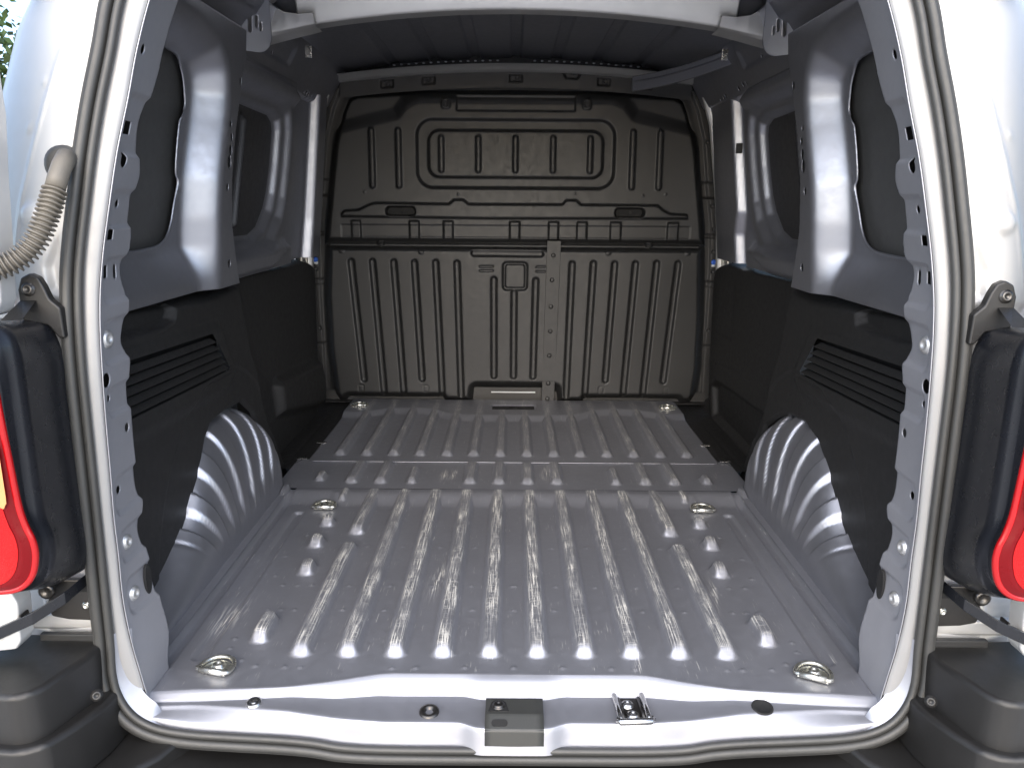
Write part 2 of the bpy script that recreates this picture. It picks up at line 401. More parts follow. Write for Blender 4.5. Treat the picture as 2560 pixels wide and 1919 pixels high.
# ---------------------------------------------------------------- door sill: rounded step, ledge, fall to the seal
L1 = [(0,1.091),(.060,1.091),(.076,1.100),(.215,1.099),(.283,1.084),(.354,1.078),(.43,1.071),(.5,1.066),(.576,1.060),(.62,1.056)]
L2 = [(0,1.028),(.060,1.028),(.078,1.041),(.265,1.041),(.331,1.044),(.379,1.048),(.45,1.053),(.5,1.055),(.573,1.048),(.62,1.044)]
LZ = [(0,-.026),(.2,-.026),(.283,-.020),(.354,-.012),(.5,-.012),(.576,-.010),(.62,-.006)]
L3z = [(0,-.056),(.26,-.054),(.31,-.045),(.4,-.038),(.5,-.031),(.56,-.022),(.60,-.010),(.62,-.005)]
def smo(x, tab):
    return sum(ip(np.abs(x + d), tab) for d in np.linspace(-.012, .012, 9)) / 9
def sill_pos(u, t):
    au = np.abs(u); e = edge_y(u); a = smo(au, L1); b = smo(au, L2)
    c = np.minimum(b - .008, 1.033); zc = smo(au, L3z); zl = smo(au, LZ)
    T = np.array([0, .10, .22, .36, .44, .58, .68, .84, 1.0])
    ys = [e + .0045, e, e - (e - a) * .35, a + (e - a) * .12, a - .002, b + .003, b - .003, c, c - .004]
    zs = [u * 0 + .0006, u * 0 + .0002, zl * .22, zl + .003, zl, zl - .001, zl - .005, zc + .004, zc - .012]
    i = np.clip(np.searchsorted(T, t) - 1, 0, len(T) - 2); f = (t - T[i]) / (T[i + 1] - T[i])
    Y = np.stack(ys, 0); Z = np.stack(zs, 0)
    def cr(A):
        g = lambda k: np.take_along_axis(A, np.clip(k, 0, len(T) - 1)[None], 0)[0]
        p0, p1, p2, p3 = g(i - 1), g(i), g(i + 1), g(i + 2)
        m1 = .3 * (p2 - p0); m2 = .3 * (p3 - p1)
        return (2*f**3-3*f**2+1)*p1 + (f**3-2*f**2+f)*m1 + (-2*f**3+3*f**2)*p2 + (f**3-f**2)*m2
    return u, cr(Y), cr(Z)
patch('door_sill', van, 'floor', rng(-.592, .592, .004), np.linspace(0, 1, 60), sill_pos, (0, -.5, 1), label='bright silver painted load sill stepping down to the rubber seal')

# ---------------------------------------------------------------- bulkhead
BY = 2.80
LOW = [(-.683,.600),(-.668,.617),(.668,.617),(.685,.600),(.698,.366),(.700,.156),(.690,.055),(.668,.017),(.618,.017),(.607,.030),(.272,.030),(.264,.016),(.158,.016),(.147,.074),(-.135,.074),(-.142,.016),(-.262,.016),(-.272,.031),(-.609,.031),(-.618,.017),(-.659,.017),(-.679,.050),(-.694,.217),(-.695,.425)]
RIBS = [((-.584,.544),(-.553,.114)),((-.508,.545),(-.48,.057)),((-.432,.543),(-.407,.058)),((-.358,.542),(-.339,.116)),((-.282,.543),(-.265,.056)),((-.206,.541),(-.195,.056)),
        ((-.074,.484),(-.073,.129)),((-.001,.437),(-.001,.129)),((.077,.481),(.071,.128)),((-.145,.576),(.093,.575))]
RIBS += [((-a[0], a[1]), (-b[0], b[1])) for a, b in RIBS[:6]]
def low_h(u, v):
    h = 0.030 - 0.036 * (1 - sst(-sd_poly(u, v, LOW), 0, .038))
    h = h - .010 * sst(-np.abs(u), -.69, -.60) * 0
    g = np.zeros_like(u)
    for a, b in RIBS: g = np.maximum(g, up(sd_cap(u, v, a, b, .0145), .010))
    g = np.maximum(g, up(sd_box(u, v, -.046, .050, .442, .550, .018), .009) - .75 * up(sd_box(u, v, -.036, .040, .452, .540, .012), .006))
    for a, b in (((-.123,.529),(-.079,.53)),((-.123,.514),(-.079,.515)),((.08,.529),(.108,.53)),((.08,.513),(.108,.513))): g = np.maximum(g, .5 * up(sd_cap(u, v, a, b, .006), .006))
    for c in ((-.565,.08),(-.326,.08),(.325,.079),(.564,.079)): g = np.maximum(g, .35 * up(np.abs(sd_box(u, v, c[0] - .009, c[0] + .009, c[1] - .012, c[1] + .012, .003)) - .002, .003))
    h = h - .009 * g
    for c in ((-.616,.584),(-.332,.582),(.333,.582),(.616,.584)): h = h + .003 * up(sd_cir(u, v, c, .011), .004)
    for c in ((-.478,.612),(.48,.612)): h = h + .012 * up(sd_cir(u, v, c, .017), .008)
    h = h - .008 * up(np.abs(v - .598) - .006, .006) * (np.abs(u) < .66)
    return h + .0012 * np.sin(u * 11) * np.sin(v * 9 + 1)
patch('lower_bulkhead_panel', van, 'bulk', rng(-.712, .712, .003), rng(.008, .628, .003), lambda u, v: (u, BY - low_h(u, v), v), (0, -1, 0),
      cut=lambda u, v: -sd_poly(u, v, LOW), label='black lower bulkhead panel with vertical grooves and a square boss')
SHELF = [(-.617,.712),(-.604,.725),(-.553,.729),(-.513,.748),(-.493,.753),(-.234,.751),(-.217,.766),(-.181,.766),(-.161,.751),(.165,.752),(.177,.767),(.217,.767),(.234,.752),(.503,.751),(.528,.732),(.551,.722),(.611,.719),(.616,.697),(-.081,.693),(-.617,.697)]
CLIPS = [(-.582,-.544),(-.377,-.337),(-.256,-.217),(-.021,.02),(.117,.157),(.218,.258),(.336,.379),(.539,.583)]
UPO = [(-.690,.60),(-.683,.66),(-.664,.80),(-.644,.944),(-.615,1.058),(-.592,1.108),(-.556,1.128),(-.3,1.142),(0,1.147),(.3,1.142),(.556,1.128),(.592,1.108),(.615,1.058),(.644,.944),(.664,.80),(.683,.66),(.690,.60)]
SHO = [(-.70,.99),(-.61,1.011),(-.489,1.04),(-.419,1.055),(-.388,1.093),(-.338,1.114),(.338,1.114),(.388,1.093),(.419,1.055),(.489,1.04),(.61,1.011),(.70,.99),(.70,.55),(-.70,.55)]
def upp_h(u, v):
    h = 0.010 * (1 - sst(v, .62, 1.1)) - .030 * (1 - sst(-sd_poly(u, v, UPO), 0, .03)) - .022 * (1 - up(sd_poly(u, v, SHO) - .02, .055))
    h = h - .012 * up(sd_box(u, v, -.350, .352, .795, 1.038, .062), .014) + .013 * up(sd_box(u, v, -.309, .311, .832, 1.001, .045), .012)
    for x in (-.258, -.129, 0, .131, .260): h = h + .007 * up(sd_cap(u, v, (x, .970), (x, .862), .0125), .009)
    for x in (-.500, -.407, .408, .503): h = h + .008 * up(sd_cap(u, v, (x, .992), (x, .808), .0135), .010)
    h = h - .007 * up(sd_box(u, v, -.207, .208, 1.057, 1.112, .006), .006)
    for x in (-.2405, .2445): h = h + .006 * up(sd_box(u, v, x - .018, x + .018, 1.062, 1.105, .013), .007) - .004 * up(sd_box(u, v, x - .010, x + .010, 1.070, 1.097, .009), .004)
    h = h + .012 * up(sd_poly(u, v, SHELF), .010)
    for x in (-.4035, .405): h = h - .030 * up(sd_box(u, v, x - .054, x + .054, .701, .739, .017), .006)
    h = h - .003 * up(sd_box(u, v, -.619, .625, .630, .675, .006), .003)
    for a, b in CLIPS: h = h + .009 * up(sd_box(u, v, a, b, .622, .690, .004), .006)
    for c in ((-.53,.785),(.53,.785),(-.20,.78),(.21,.785),(.45,.78)): h = h + .002 * up(sd_cir(u, v, c, .006), .004)
    return h + .001 * np.sin(u * 8 + 2) * np.sin(v * 10)
patch('upper_bulkhead_panel', van, 'bulk', rng(-.70, .70, .003), rng(.585, 1.15, .003), lambda u, v: (u, BY - .004 - upp_h(u, v), v), (0, -1, 0),
      cut=lambda u, v: -sd_poly(u, v, UPO), label='black upper bulkhead panel with a rounded blanked window and raised shelf')
for x in (-.4035, .405):
    hp = prism('grip_slot_shade', rrect(x - .046, x + .046, .708, .732, .012), (0, BY + .004, 0), (1,0,0), (0,0,1), (0,-1,0), .0025, 'dark', van)  # dark plate painting the shade at the bottom of the grip pit
    lathe('bolt', (x + .004, BY + .0005, .720), (0, -1, 0), [(.006, 0), (.006, .003), (.003, .004), (.002, .002)], 'dark' if x < 0 else 'trim', hp, 12)
st = prism('seam_strip', [(.103,.014),(.150,.014),(.152,.076),(.165,.622),(.115,.622),(.105,.076)], (0, BY - .0268, 0), (1,0,0), (0,0,1), (0,-1,0), .004, 'bulk', van, label='flat riveted strip joining the two halves of the lower bulkhead')
for c in ((.134,.571),(.131,.484),(.129,.388),(.128,.298),(.126,.208),(.124,.103),(.122,.044)):
    lathe('rivet', (c[0] + .004, BY - .0308, c[1]), (0, -1, 0), [(.0085, 0), (.008, .0015), (.005, .003), (.001, .0034)], 'bulk', st, 14)
pydata('bulkhead_backing', [(-.80, BY + .035, -.1), (.80, BY + .035, -.1), (.80, BY + .035, 1.30), (-.80, BY + .035, 1.30)], [(0,1,2,3)], 'bulk', van)
bb = patch('bulkhead_foot', van, 'brown', rng(-.72, .72, .006), rng(0, 1, .05), lambda u, t: (u, 2.768 + .030 * np.minimum(t * 2, 1) , .030 + .05 * np.maximum(t - .5, 0) * 2 * (1 - .3 * (np.abs(u) > .15)) - .004 * (t < .02)), (0, -1, 1), label='plain folded foot of the bulkhead along the floor')
pydata('foot_slot', [(-.084, 2.794, .0605), (.081, 2.794, .0605), (.081, 2.7935, .065), (-.084, 2.7935, .065)], [(0,1,2,3)], 'white', bb)
# side flanges of the bulkhead
for s in (-1, 1):
    FL = [(.030,.690,.732),(.30,.690,.735),(.507,.688,.742),(.678,.682,.735),(.80,.662,.715),(.97,.640,.690),(1.06,.610,.67),(1.13,.58,.64)]
    FA = np.array(FL)
    fl = patch('bulkhead_side_flange', van, 'brown', np.linspace(0, 1, 14), rng(.0, 1.13, .004),
          lambda u, v: (s * (np.interp(v, FA[:, 0], FA[:, 1]) * (1 - u) + np.interp(v, FA[:, 0], FA[:, 2]) * u), BY + .012 - .010 * (sst(u, .3, .4)) + .005 * up(np.abs(v - .47) - .012, .004) + .005 * up(np.abs(v - .24) - .006, .003) + .006 * up(np.abs(v - .64) - .008, .004) + .012 * up(np.abs(v - .80) - .03, .006), v), (0, -1, 0))
    for z in (.96, .745, .665, .515, .30, .585):
        xx = (np.interp(z, FA[:, 0], FA[:, 1]) + np.interp(z, FA[:, 0], FA[:, 2])) / 2
        lathe('bolt', (s * xx, BY + .001, z), (0, -1, 0), [(.009, 0), (.009, .002), (.006, .003), (.005, .001), (.001, .001)], 'brown', fl, 14)
    cl = lathe('trim_clip', (s * .716, BY - .004, .549), (0, -1, 0), [(.009, 0), (.009, .006), (.004, .008), (.003, .005), (.001, .005)], 'blue', van, 14, label='small blue plastic clip beside the bulkhead, ' + ('left' if s < 0 else 'right') + ' flange')
    lathe('clip_seat', (s * .716, BY - .002, .539), (0, -.6, -1), [(.008, 0), (.007, .006), (.002, .008)], 'white', cl, 12)
# top rail with clip pockets, and the pale roof flange above it
TZ = lambda u: 1.188 - .105 * u * u
TC = [-.44, -.298, 0, .30, .443]
def tr_h(u, v):
    h = np.zeros_like(u)
    for x in TC: h = h - .010 * up(sd_box(u, v, x - .024, x + .024, -.034, -.006, .004), .006)
    h = h - .012 * up(sd_poly(u, v, [(.15, .01), (.232, .01), (.21, -.020), (.17, -.020)]), .008)
    return h
tr = patch('bulkhead_top_rail', van, 'brown', rng(-.60, .60, .003), rng(-.05, 0, .003), lambda u, v: (u, BY - .012 - tr_h(u, v), TZ(u) + v - .004), (0, -1, 0), label='dark rail above the bulkhead with square clip pockets')
for x in TC: lathe('clip', (x + (.0 if x < 0 else .004), BY - .003, float(TZ(x)) - .022), (0, -1, 0), [(.009, 0), (.009, .003), (.006, .004), (.005, .002), (.001, .002)], 'brown', tr, 12)

# ---------------------------------------------------------------- wheel arches
AH = [(1.10,.02),(1.20,.032),(1.28,.05),(1.36,.080),(1.44,.130),(1.51,.200),(1.58,.252),(1.66,.274),(1.74,.274),(1.81,.256),(1.88,.220),(1.94,.165),(1.99,.09),(2.04,.02),(2.08,.0)]
def arch_pos(s):
    def pos(u, t):          # u along the van, t across the section
        H = np.maximum(spl(u, AH), .004); p = 2.6
        xin = .607 + .075 * sst(u, 1.90, 2.04)
        ph = np.clip(t, 0, 1) * math.pi / 2
        z = H * np.sin(ph) ** (2 / p); off = .115 * (1 - np.maximum(np.cos(ph), 0) ** (2 / p)); off = off + np.maximum(t - 1, 0) * .10
        al = (u - 1.66) / (z + .36)
        k = (al + .62) * 6.0
        w = sst(np.abs((k % 1.0) - .5), .20, .29)
        fade = sst(z, .035, .10) * (1 - sst(np.abs(al + .02), .50, .60))
        d = .010 * w * fade
        nx = np.cos(ph); nz = np.sin(ph)
        return s * (xin + off + d * nx), u, z - d * nz + .011
    return pos
for s in (-1, 1):
    wa = patch('wheel_arch', van, 'inner', rng(1.10, 2.08, .003), np.linspace(0, 1.6, 110), arch_pos(s), (-s, 0, 1), label='ribbed grey wheel arch bulging from the %s trim' % ('left' if s < 0 else 'right'))
    V = [(s * .590, y, z) for y, z in ((1.17, .0140), (1.94, .0165))] + [(s * .640, y, z) for y, z in ((1.94, .0175), (1.17, .0150))]
    pydata('arch_foot_flange', V, [(0,1,2,3)], 'floor', wa)

# ---------------------------------------------------------------- black side trims
ARC = {-1: [(2.152,-.03),(2.06,-.03),(1.97,.12),(1.88,.235),(1.814,.277),(1.704,.285),(1.608,.279),(1.577,.257),(1.541,.207),(1.473,.119),(1.42,.080),(1.369,.055),(1.299,.034),(1.15,.02)],
       1: [(2.150,-.03),(2.07,-.03),(2.01,.11),(1.955,.185),(1.875,.232),(1.785,.262),(1.691,.270),(1.608,.252),(1.551,.212),(1.479,.132),(1.42,.080),(1.369,.055),(1.299,.034),(1.15,.02)]}
TOPZ = [(1.10,.566),(1.30,.564),(1.50,.552),(1.65,.545),(1.80,.549),(1.90,.562)]
def fold(u, v, top, out=.05, rise=.3):
    """sheet standing up to top(u), then folding outward over the ledge; gives (outward, z)"""
    w = v - top; r = .008
    o = np.where(w > 0, w, 0); sm = r * np.exp(-np.abs(w) / r) * .5
    return o + sm * .6, np.minimum(v, top + np.maximum(w, 0) * rise) - sm * .5
for s in (-1, 1):
    FE = [(1.852,.64),(1.852,.584),(1.892,.397),(1.978,.215),(2.152,-.03)]
    OUT = [(1.15, .64)] + FE + ARC[s][1:]
    HOLE = [(1.640,.476),(1.16,.497),(1.16,.398),(1.724,.3785)]
    def trim_pos(u, v, s=s):
        top = spl(u, TOPZ); o, z = fold(u, v, top)
        d = .664 + o - .012 * np.sin(np.clip((v - .05) / .5, 0, 1) * math.pi) * .5
        d = d + .022 * up(sd_poly(u, np.minimum(v, top), [(1.26,.62),(1.50,.62),(1.503,.548),(1.487,.527),(1.436,.519),(1.32,.523),(1.27,.53)]), .006) * (v < top + .02)
        d = d - .008 * up(sd_poly(u, v, [(1.1,.52),(1.30,.515),(1.70,.50),(1.79,.36),(1.72,.32),(1.1,.35)]), .028) 
        d = d + .004 * sst(np.hypot((u - 1.68) / 1.0, v - .02), .37, .36)
        d = d + .010 * (1 - sst(-sd_poly(u, v, OUT), 0, .008))
        return s * d, u, z
    tp = patch('side_trim', van, 'trim', rng(1.15, 2.16, .004), rng(-.03, .635, .004), trim_pos, (-s, 0, 0),
          cut=lambda u, v: np.minimum(-sd_poly(u, v, OUT), sd_poly(u, v, HOLE)),
          label='black plastic %s side trim with slatted vent and finger recess over the wheel arch' % ('left' if s < 0 else 'right'))
    pydata('vent_shade_sheet', [(s * .690, 1.12, .51), (s * .690, 1.75, .49), (s * .690, 1.75, .35), (s * .690, 1.12, .37)], [(0,1,2,3)], 'dark', tp)  # dark sheet added for the shade behind the slats
    slots = [((1.640,.4715),(1.16,.4905)),((1.656,.4535),(1.16,.473)),((1.672,.436),(1.16,.4555)),((1.687,.418),(1.16,.4375)),((1.702,.400),(1.16,.4195)),((1.718,.3825),(1.16,.402)), ((1.73,.366),(1.16,.386))]
    for i in range(6):
        (ya, za), (yb, zb) = slots[i]; (yc, zc), (yd, zd) = slots[i + 1]
        g = .0045
        V = []
        for y0, z0 in ((ya, za - g), (yb, zb - g), (yd, zd + .001), (yc, zc + .001)):
            V.append(Vector((s * (.661 if z0 in (za - g, zb - g) else .651), y0, z0)))
        V2 = [v + Vector((s * .010, 0, -.003)) for v in V]
        pydata('vent_slat', V + V2, [(0,1,2,3),(7,6,5,4),(0,4,5,1),(1,5,6,2),(2,6,7,3),(3,7,4,0)], 'trim', tp, bevel=.0015)
    # front trim by the sliding door
    OF = [(1.84,.64),(2.60,.64),(2.68,.585),(2.72,.55),(2.742,.50),(2.722,.205),(2.69,.03),(2.66,-.02),(1.90,-.02)]
    T2 = [(1.8,.568),(2.0,.566),(2.4,.556),(2.64,.548),(2.75,.52)]
    def ft_pos(u, v, s=s):
        top = spl(u, T2); o, z = fold(u, v, top, rise=.25)
        d = .700 + o
        if s < 0:
            d = d - .030 * up(sd_poly(u, v, [(2.15,.24),(2.19,.262),(2.66,.225),(2.70,.15),(2.70,.045),(2.64,.03),(2.17,.13)]), .035)
        else:
            d = d + .022 * up(sd_poly(u, v, [(2.06,.19),(2.60,.165),(2.66,.13),(2.62,.02),(2.10,.0)]), .022)
            d = d + .003 * (1 - sst(np.abs(v - (.275 - .10 * (u - 2.0))), 0, .006)) * (u < 2.62)
            d = d - .004 * up(sd_box(u, v, 2.44, 2.62, .32, .51, .015), .012)
        d = d + .03 * (1 - sst(-sd_poly(u, v, OF), 0, .03)) * (u > 2.6)
        return s * d, u, z
    patch('door_step_trim', van, 'trim', rng(1.84, 2.75, .005), rng(-.02, .64, .005), ft_pos, (-s, 0, 0), cut=lambda u, v: -sd_poly(u, v, OF),
          label='black plastic panel low on the %s side between wheel arch and bulkhead' % ('left' if s < 0 else 'right'))
    # black plastic filler beside the front floor, with metal tabs
    ff = patch('floor_side_filler', van, 'trim', np.linspace(0, 1, 16), rng(2.06, 2.80, .006), lambda u, v: (s * (ip(v, [(2.06,.628),(2.13,.590),(2.8,.590)]) * (1 - u) + .735 * u), v, .017 + .003 * (np.sin(u * 40) > .6) * (u < .7) + .03 * sst(u, .75, 1)), (0, 0, 1))
    for x, y in ((.597, 2.285), (.618, 2.135)): box('tab', (s * x, y, .024), (.030, .012, .003), 'steel', ff, .001)

# ---------------------------------------------------------------- upper side panels: quarter recess, centre post
WIN = [(1.18,1.034),(1.50,1.034),(1.595,1.030),(1.632,1.0),(1.640,.962),(1.632,.935),(1.618,.905),(1.606,.855),(1.600,.805),(1.605,.788),(1.597,.755),(1.588,.73),(1.575,.70),(1.535,.675),(1.47,.668),(1.18,.668)]
WIN = [(1.18, 1.034)] + [tuple(p[:2]) for p in bez2([(1.40,1.034),(1.52,1.034),(1.595,1.027),(1.628,1.0),(1.640,.962),(1.640,.94),(1.622,.918),(1.615,.900),(1.606,.855),(1.602,.812),(1.610,.795),(1.606,.775),(1.594,.745),(1.582,.712),(1.560,.685),(1.52,.671),(1.44,.667)])] + [(1.18, .667)]
REC = [(1.10,1.10),(1.55,1.080),(1.655,1.058),(1.692,1.02),(1.699,.97),(1.690,.92),(1.675,.86),(1.661,.80),(1.655,.72),(1.658,.62),(1.66,.50),(1.10,.50)]
for s in (-1, 1):
    def q_pos(u, v):
        sd = sd_poly(u, v, REC)
        d = .640 + .072 * np.clip((-sd + .003) / .043, 0, 1)
        d = d - .042 * (1 - np.clip((v - .585) / .075, 0, 1)) * sst(-sd, -.01, .05)
        d = blur(d, 2)
        # bevelled flange round the window opening
        w = sd_poly(u, v, WIN); d = d + .003 * (1 - sst(w, .0, .004))
        d = d - .0035 * up(sd_cir(u, v, (1.62, .93), .02), .01)
        # roll outward at the front edge of the post
        fe = ip(v, [(.55,1.80),(.60,1.775),(.70,1.735),(.80,1.728),(.90,1.745),(1.0,1.775),(1.06,1.80)])
        d = d + .05 * sst(u, fe - .004, fe + .012)
        d = d + .02 * sst(v, 1.035, 1.075) * (u > 1.2) * 0
        return s * d * tumble(v), u, v
    HOL = [(1.764,1.005,.007),(1.711,.914,.005),(1.717,.888,.006),(1.712,.860,.008),(1.706,.836,.010),(1.697,.784,.006),(1.716,.621,.007)]
    def q_cut(u, v):
        g = sd_poly(u, v, WIN)
        for y, z, r in HOL: g = np.minimum(g, np.hypot((u - y), (v - z) * .75) - r)
        return g
    patch('quarter_panel', van, 'inner', rng(1.24, 1.83, .003), rng(.570, 1.115, .003), q_pos, (-s, -.3, 0), cut=q_cut, solid=.0015,
          label='bare grey inner %s quarter panel with bright centre post and window recess' % ('left' if s < 0 else 'right'))
    def qb_pos(u, v):
        d = .730 + .004 * sst(u, 1.5, 1.2) - .010 * up(np.abs(u - 1.30) - .045, .012) * (v > .69) * (v < .99)
        return s * d * tumble(v), u, v
    patch('window_blank', van, 'blank', rng(1.27, 1.78, .006), rng(.60, 1.10, .006), qb_pos, (-s, 0, 0), label='matt dark blanking panel behind the %s quarter opening' % ('left' if s < 0 else 'right'))
# ---------------------------------------------------------------- sliding doors, inner faces
for s in (-1, 1):
    def sl_pos(u, v, s=s):
        base = .718 if s < 0 else .742
        d = np.full_like(u, base)
        wsd = sd_poly(u, v, [(1.80,1.0),(2.26,1.0),(2.315,.985),(2.325,.95),(2.315,.86),(2.295,.77),(2.27,.72),(2.20,.665),(2.12,.645),(1.80,.645)])
        d = d + .024 * up(wsd, .012) - .024 * (1 - sst(np.abs(wsd - .045), .014, .034))
        d = d - .018 * up(sd_cap(u, v, (2.045, .955), (2.0, .695), .013), .011)
        if s < 0:
            e = ip(v, [(.55,2.59),(.70,2.60),(.95,2.60),(1.05,2.60)]); d = d - .038 * sst(u, e, e + .014)
        else:
            e = ip(v, [(.55,2.47),(.66,2.475),(.73,2.44),(.95,2.455),(1.05,2.46)]); d = d - .036 * sst(u, e, e + .014)
        d = d - (.035 * (1 - sst(v, .612, .650)) + .030 * sst(v, 1.015, 1.045)) * (1 - sst(u, 2.36, 2.42))
        return s * blur(d, 1, 1) * tumble(v), u, v
    dr = patch('sliding_door_panel', van, 'inner', rng(1.76, 2.70, .004), rng(.570, 1.085, .004), sl_pos, (-s, -.3, 0), label='dark inner face of the %s sliding door with pressed window frame' % ('left' if s < 0 else 'right'))
    WB = [(1.80,.992),(2.245,.985),(2.285,.970),(2.296,.945),(2.287,.86),(2.267,.78),(2.242,.735),(2.185,.684),(2.12,.665),(1.80,.665)]
    patch('window_blank', dr, 'blank_dimmed', rng(1.80, 2.32, .004), rng(.65, .996, .004), lambda u, v: (sl_pos(u, v)[0] - s * .002, u, v), (-s, -.3, 0), cut=lambda u, v: -sd_poly(u, v, WB))  # overlay of the same face, darkened for the dark reflection in the recess
    if s > 0:
        for x, z in ((.683, .920), (.706, .745)): box('rubber_pad', (x, 2.455, z), (.020, .006, .030), 'trim', dr, .002)
    # bright door-shut pillar ahead of it
    BP = np.array([(.50,.712,0),(.556,.708,0),(.68,.700,0),(.80,.686,0),(.95,.664,0),(1.01,.654,0),(1.10,.625,0)])
    bp = patch('shut_pillar', van, 'silver_rough', np.linspace(0, 1, 24), rng(.50, 1.10, .005),
          lambda u, v: (s * (np.interp(v, BP[:, 0], BP[:, 1]) + u * .055), 2.735 - .012 * np.sin(u * math.pi) - .006 * (np.sin(u * 9) > .3), v), (0, -1, 0),
          label='pale door shut pillar between the %s sliding door and the bulkhead' % ('left' if s < 0 else 'right'))

# ---------------------------------------------------------------- roof, bow, cant rails
def roof_h(u, v):
    h = np.zeros_like(u)
    for i in range(-3, 4): h = h + .008 * up(np.abs(u - i * .137) - .019, .005)
    return h
patch('roof_panel', van, 'inner', rng(-.63, .63, .0025), rng(1.16, 2.80, .012), lambda u, v: (u, v, 1.230 - .14 * u * u + roof_h(u, v) + .05 * (1 - sst(v, 1.99, 2.05))), (0, 0, -1), label='dark underside of the roof skin with shallow lengthwise swages')
bow_z = lambda u: 1.209 - .15 * u * u
def bow_pos(u, t):
    T = np.array([0, .3, .42, .5, .62, .7, 1.0]); yy = np.array([1.985, 2.004, 2.012, 2.018, 2.022, 2.030, 2.07]); zz = np.array([.075, .03, .014, .004, .0005, 0, .0])
    return u, np.interp(t, T, yy), bow_z(u) + np.interp(t, T, zz)
def bow_cut(u, t):
    g = np.ones_like(u)
    for x in (-.13, .115): g = np.minimum(g, np.hypot(u - x, (t - .10) * .09) - .014)
    return g
bow = patch('roof_bow', van, 'silver_rough', rng(-.53, .53, .004), np.linspace(0, 1, 40), bow_pos, (0, -1, -.4), cut=bow_cut, solid=.0015, label='pale roof bow crossing the ceiling above the load bay')  # colour lightened for the daylight the bow reflects
for s in (-1, 1):
    xb = [(.505, 0), (.56, .012), (.60, .035), (.625, .06)]
    def br_pos(u, t):
        x = .485 + .135 * u; top = bow_z(x) + ip(u, [(0,.016),(.25,.018),(.5,.028),(.75,.052),(1,.065)])
        low = bow_z(x) - .008 - .010 * u
        T = np.array([0, .12, .6, .72, 1.0])
        y = np.interp(t, T, [1.990, 1.972, 1.994, 2.004, 2.07]); z = np.interp(t, T, [1.0, .97, .12, .02, .0])
        return s * x, y, low + (top - low) * z
    br = patch('bow_bracket', bow, 'silver_rough', np.linspace(0, 1, 40), np.linspace(0, 1, 40), br_pos, (0, -1, -.3))
    # gusset on the post top with pierced slots
    def gu_cut(u, v):
        g = -sd_box(u, v, 0, .13, 0, .17, .045)
        for a, b, r in (((.050,.085),(.050,.120),.0075),((.066,.050),(.070,.105),.005),((.036,.095),(.036,.098),.005),((.086,.062),(.088,.085),.0035),((.098,.055),(.099,.07),.003)): g = np.minimum(g, sd_cap(u, v, a, b, r))
        return g
    patch('post_gusset', van, 'inner', rng(0, .13, .0025), rng(0, .17, .0025),
          lambda u, v: (s * (.642 - u * .60), 1.84 + u * .52 - v * .05, 1.085 + v * .88), (-s, -1, -.2), cut=gu_cut, solid=.0015)
    # cant rail
    RS = [(1.965,.070,.010),(1.99,.07,.009),(2.10,.072,.005),(2.27,.028,.005),(2.30,.030,.007),(2.35,.026,.008),(2.47,.022,.004),(2.495,.024,.008),(2.52,.022,.007),(2.56,.02,.004)]
    def rail_pos(u, v):
        t = np.clip(v / .135, 0, 1.2)
        x = .655 - .020 * sst(u, 2.2, 2.7) * 0 - .075 * t; z = 1.052 + .13 * t
        lip = 1 - sst(v, .0, .018)
        x = x + .030 * lip; z = z - .004 * lip
        x = x + .010 * up(sd_box(u, v, 1.2, 2.25, .055, .12, .02), .02)
        return s * x, u, z
    def rail_cut(u, v):
        g = np.ones_like(u)
        for y, w, r in RS: g = np.minimum(g, sd_box(u, v, y - r * .9, y + r * .9, w - r * .8, w + r * .8, .001))
        return g
    patch('cant_rail', van, 'inner', rng(1.12, 2.79, .004), rng(-.002, .155, .004), rail_pos, (-s, 0, -.6), cut=rail_cut, solid=.0015, label='pierced grey roof rail above the %s side' % ('left' if s < 0 else 'right'))
    patch('rail_shade_sheet', van, 'dark', rng(1.13, 2.78, .05), rng(.004, .15, .03), lambda u, v: (rail_pos(u, v)[0] + s * .022, u, rail_pos(u, v)[2] + .012), (-s, 0, -.6))  # dark sheet added so the rail holes look shaded
    # clip hanging from the roof corner
    box('roof_tab', (s * .545, 2.16, 1.135), (.018, .006, .030), 'steel', van, .002)
# perforated pale flange where roof meets bulkhead
def ff_pos(u, t):
    T = np.array([0, .3, .6, .8, 1.0]); y = np.interp(t, T, [2.70, 2.732, 2.744, 2.762, 2.79]); z = np.interp(t, T, [.006, .005, .001, -.006, -.008])
    return u, y, TZ(u) + .004 + z
patch('roof_front_flange', van, 'silver_rough', rng(-.61, .61, .005), np.linspace(0, 1, 24), ff_pos, (0, -1, -.5), label='pale curved flange where the roof meets the bulkhead rail')
for k in range(34):
    x = -.40 + .8 * k / 33
    if abs(x) < .05: continue
    box('flange_pad', (x, 2.692, float(TZ(x)) + .017), (.009, .008, .004), 'inner', van, .002)
# cable duct at the right front roof corner
def duct(t):
    return Vector((.370 + .26 * t, 2.60 - .30 * t, 1.122 + .045 * t * t))
D1 = [duct(k / 14) for k in range(15)]
V = []
for p in D1: V += [p + Vector((0, 0, -.023)), p + Vector((0, -.012, -.021)), p + Vector((0, -.014, .004)), p + Vector((0, -.010, .009)), p + Vector((0, -.012, .021)), p + Vector((0, 0, .024)), p + Vector((0, .012, .018)), p + Vector((0, .012, -.018))]
pydata('cable_duct', V, grid_faces(15, 8, False, True).tolist() + [list(range(8))[::-1], list(range(112, 120))], 'inner', van, bevel=.001, label='curved grey cable duct bridging the right front roof corner')

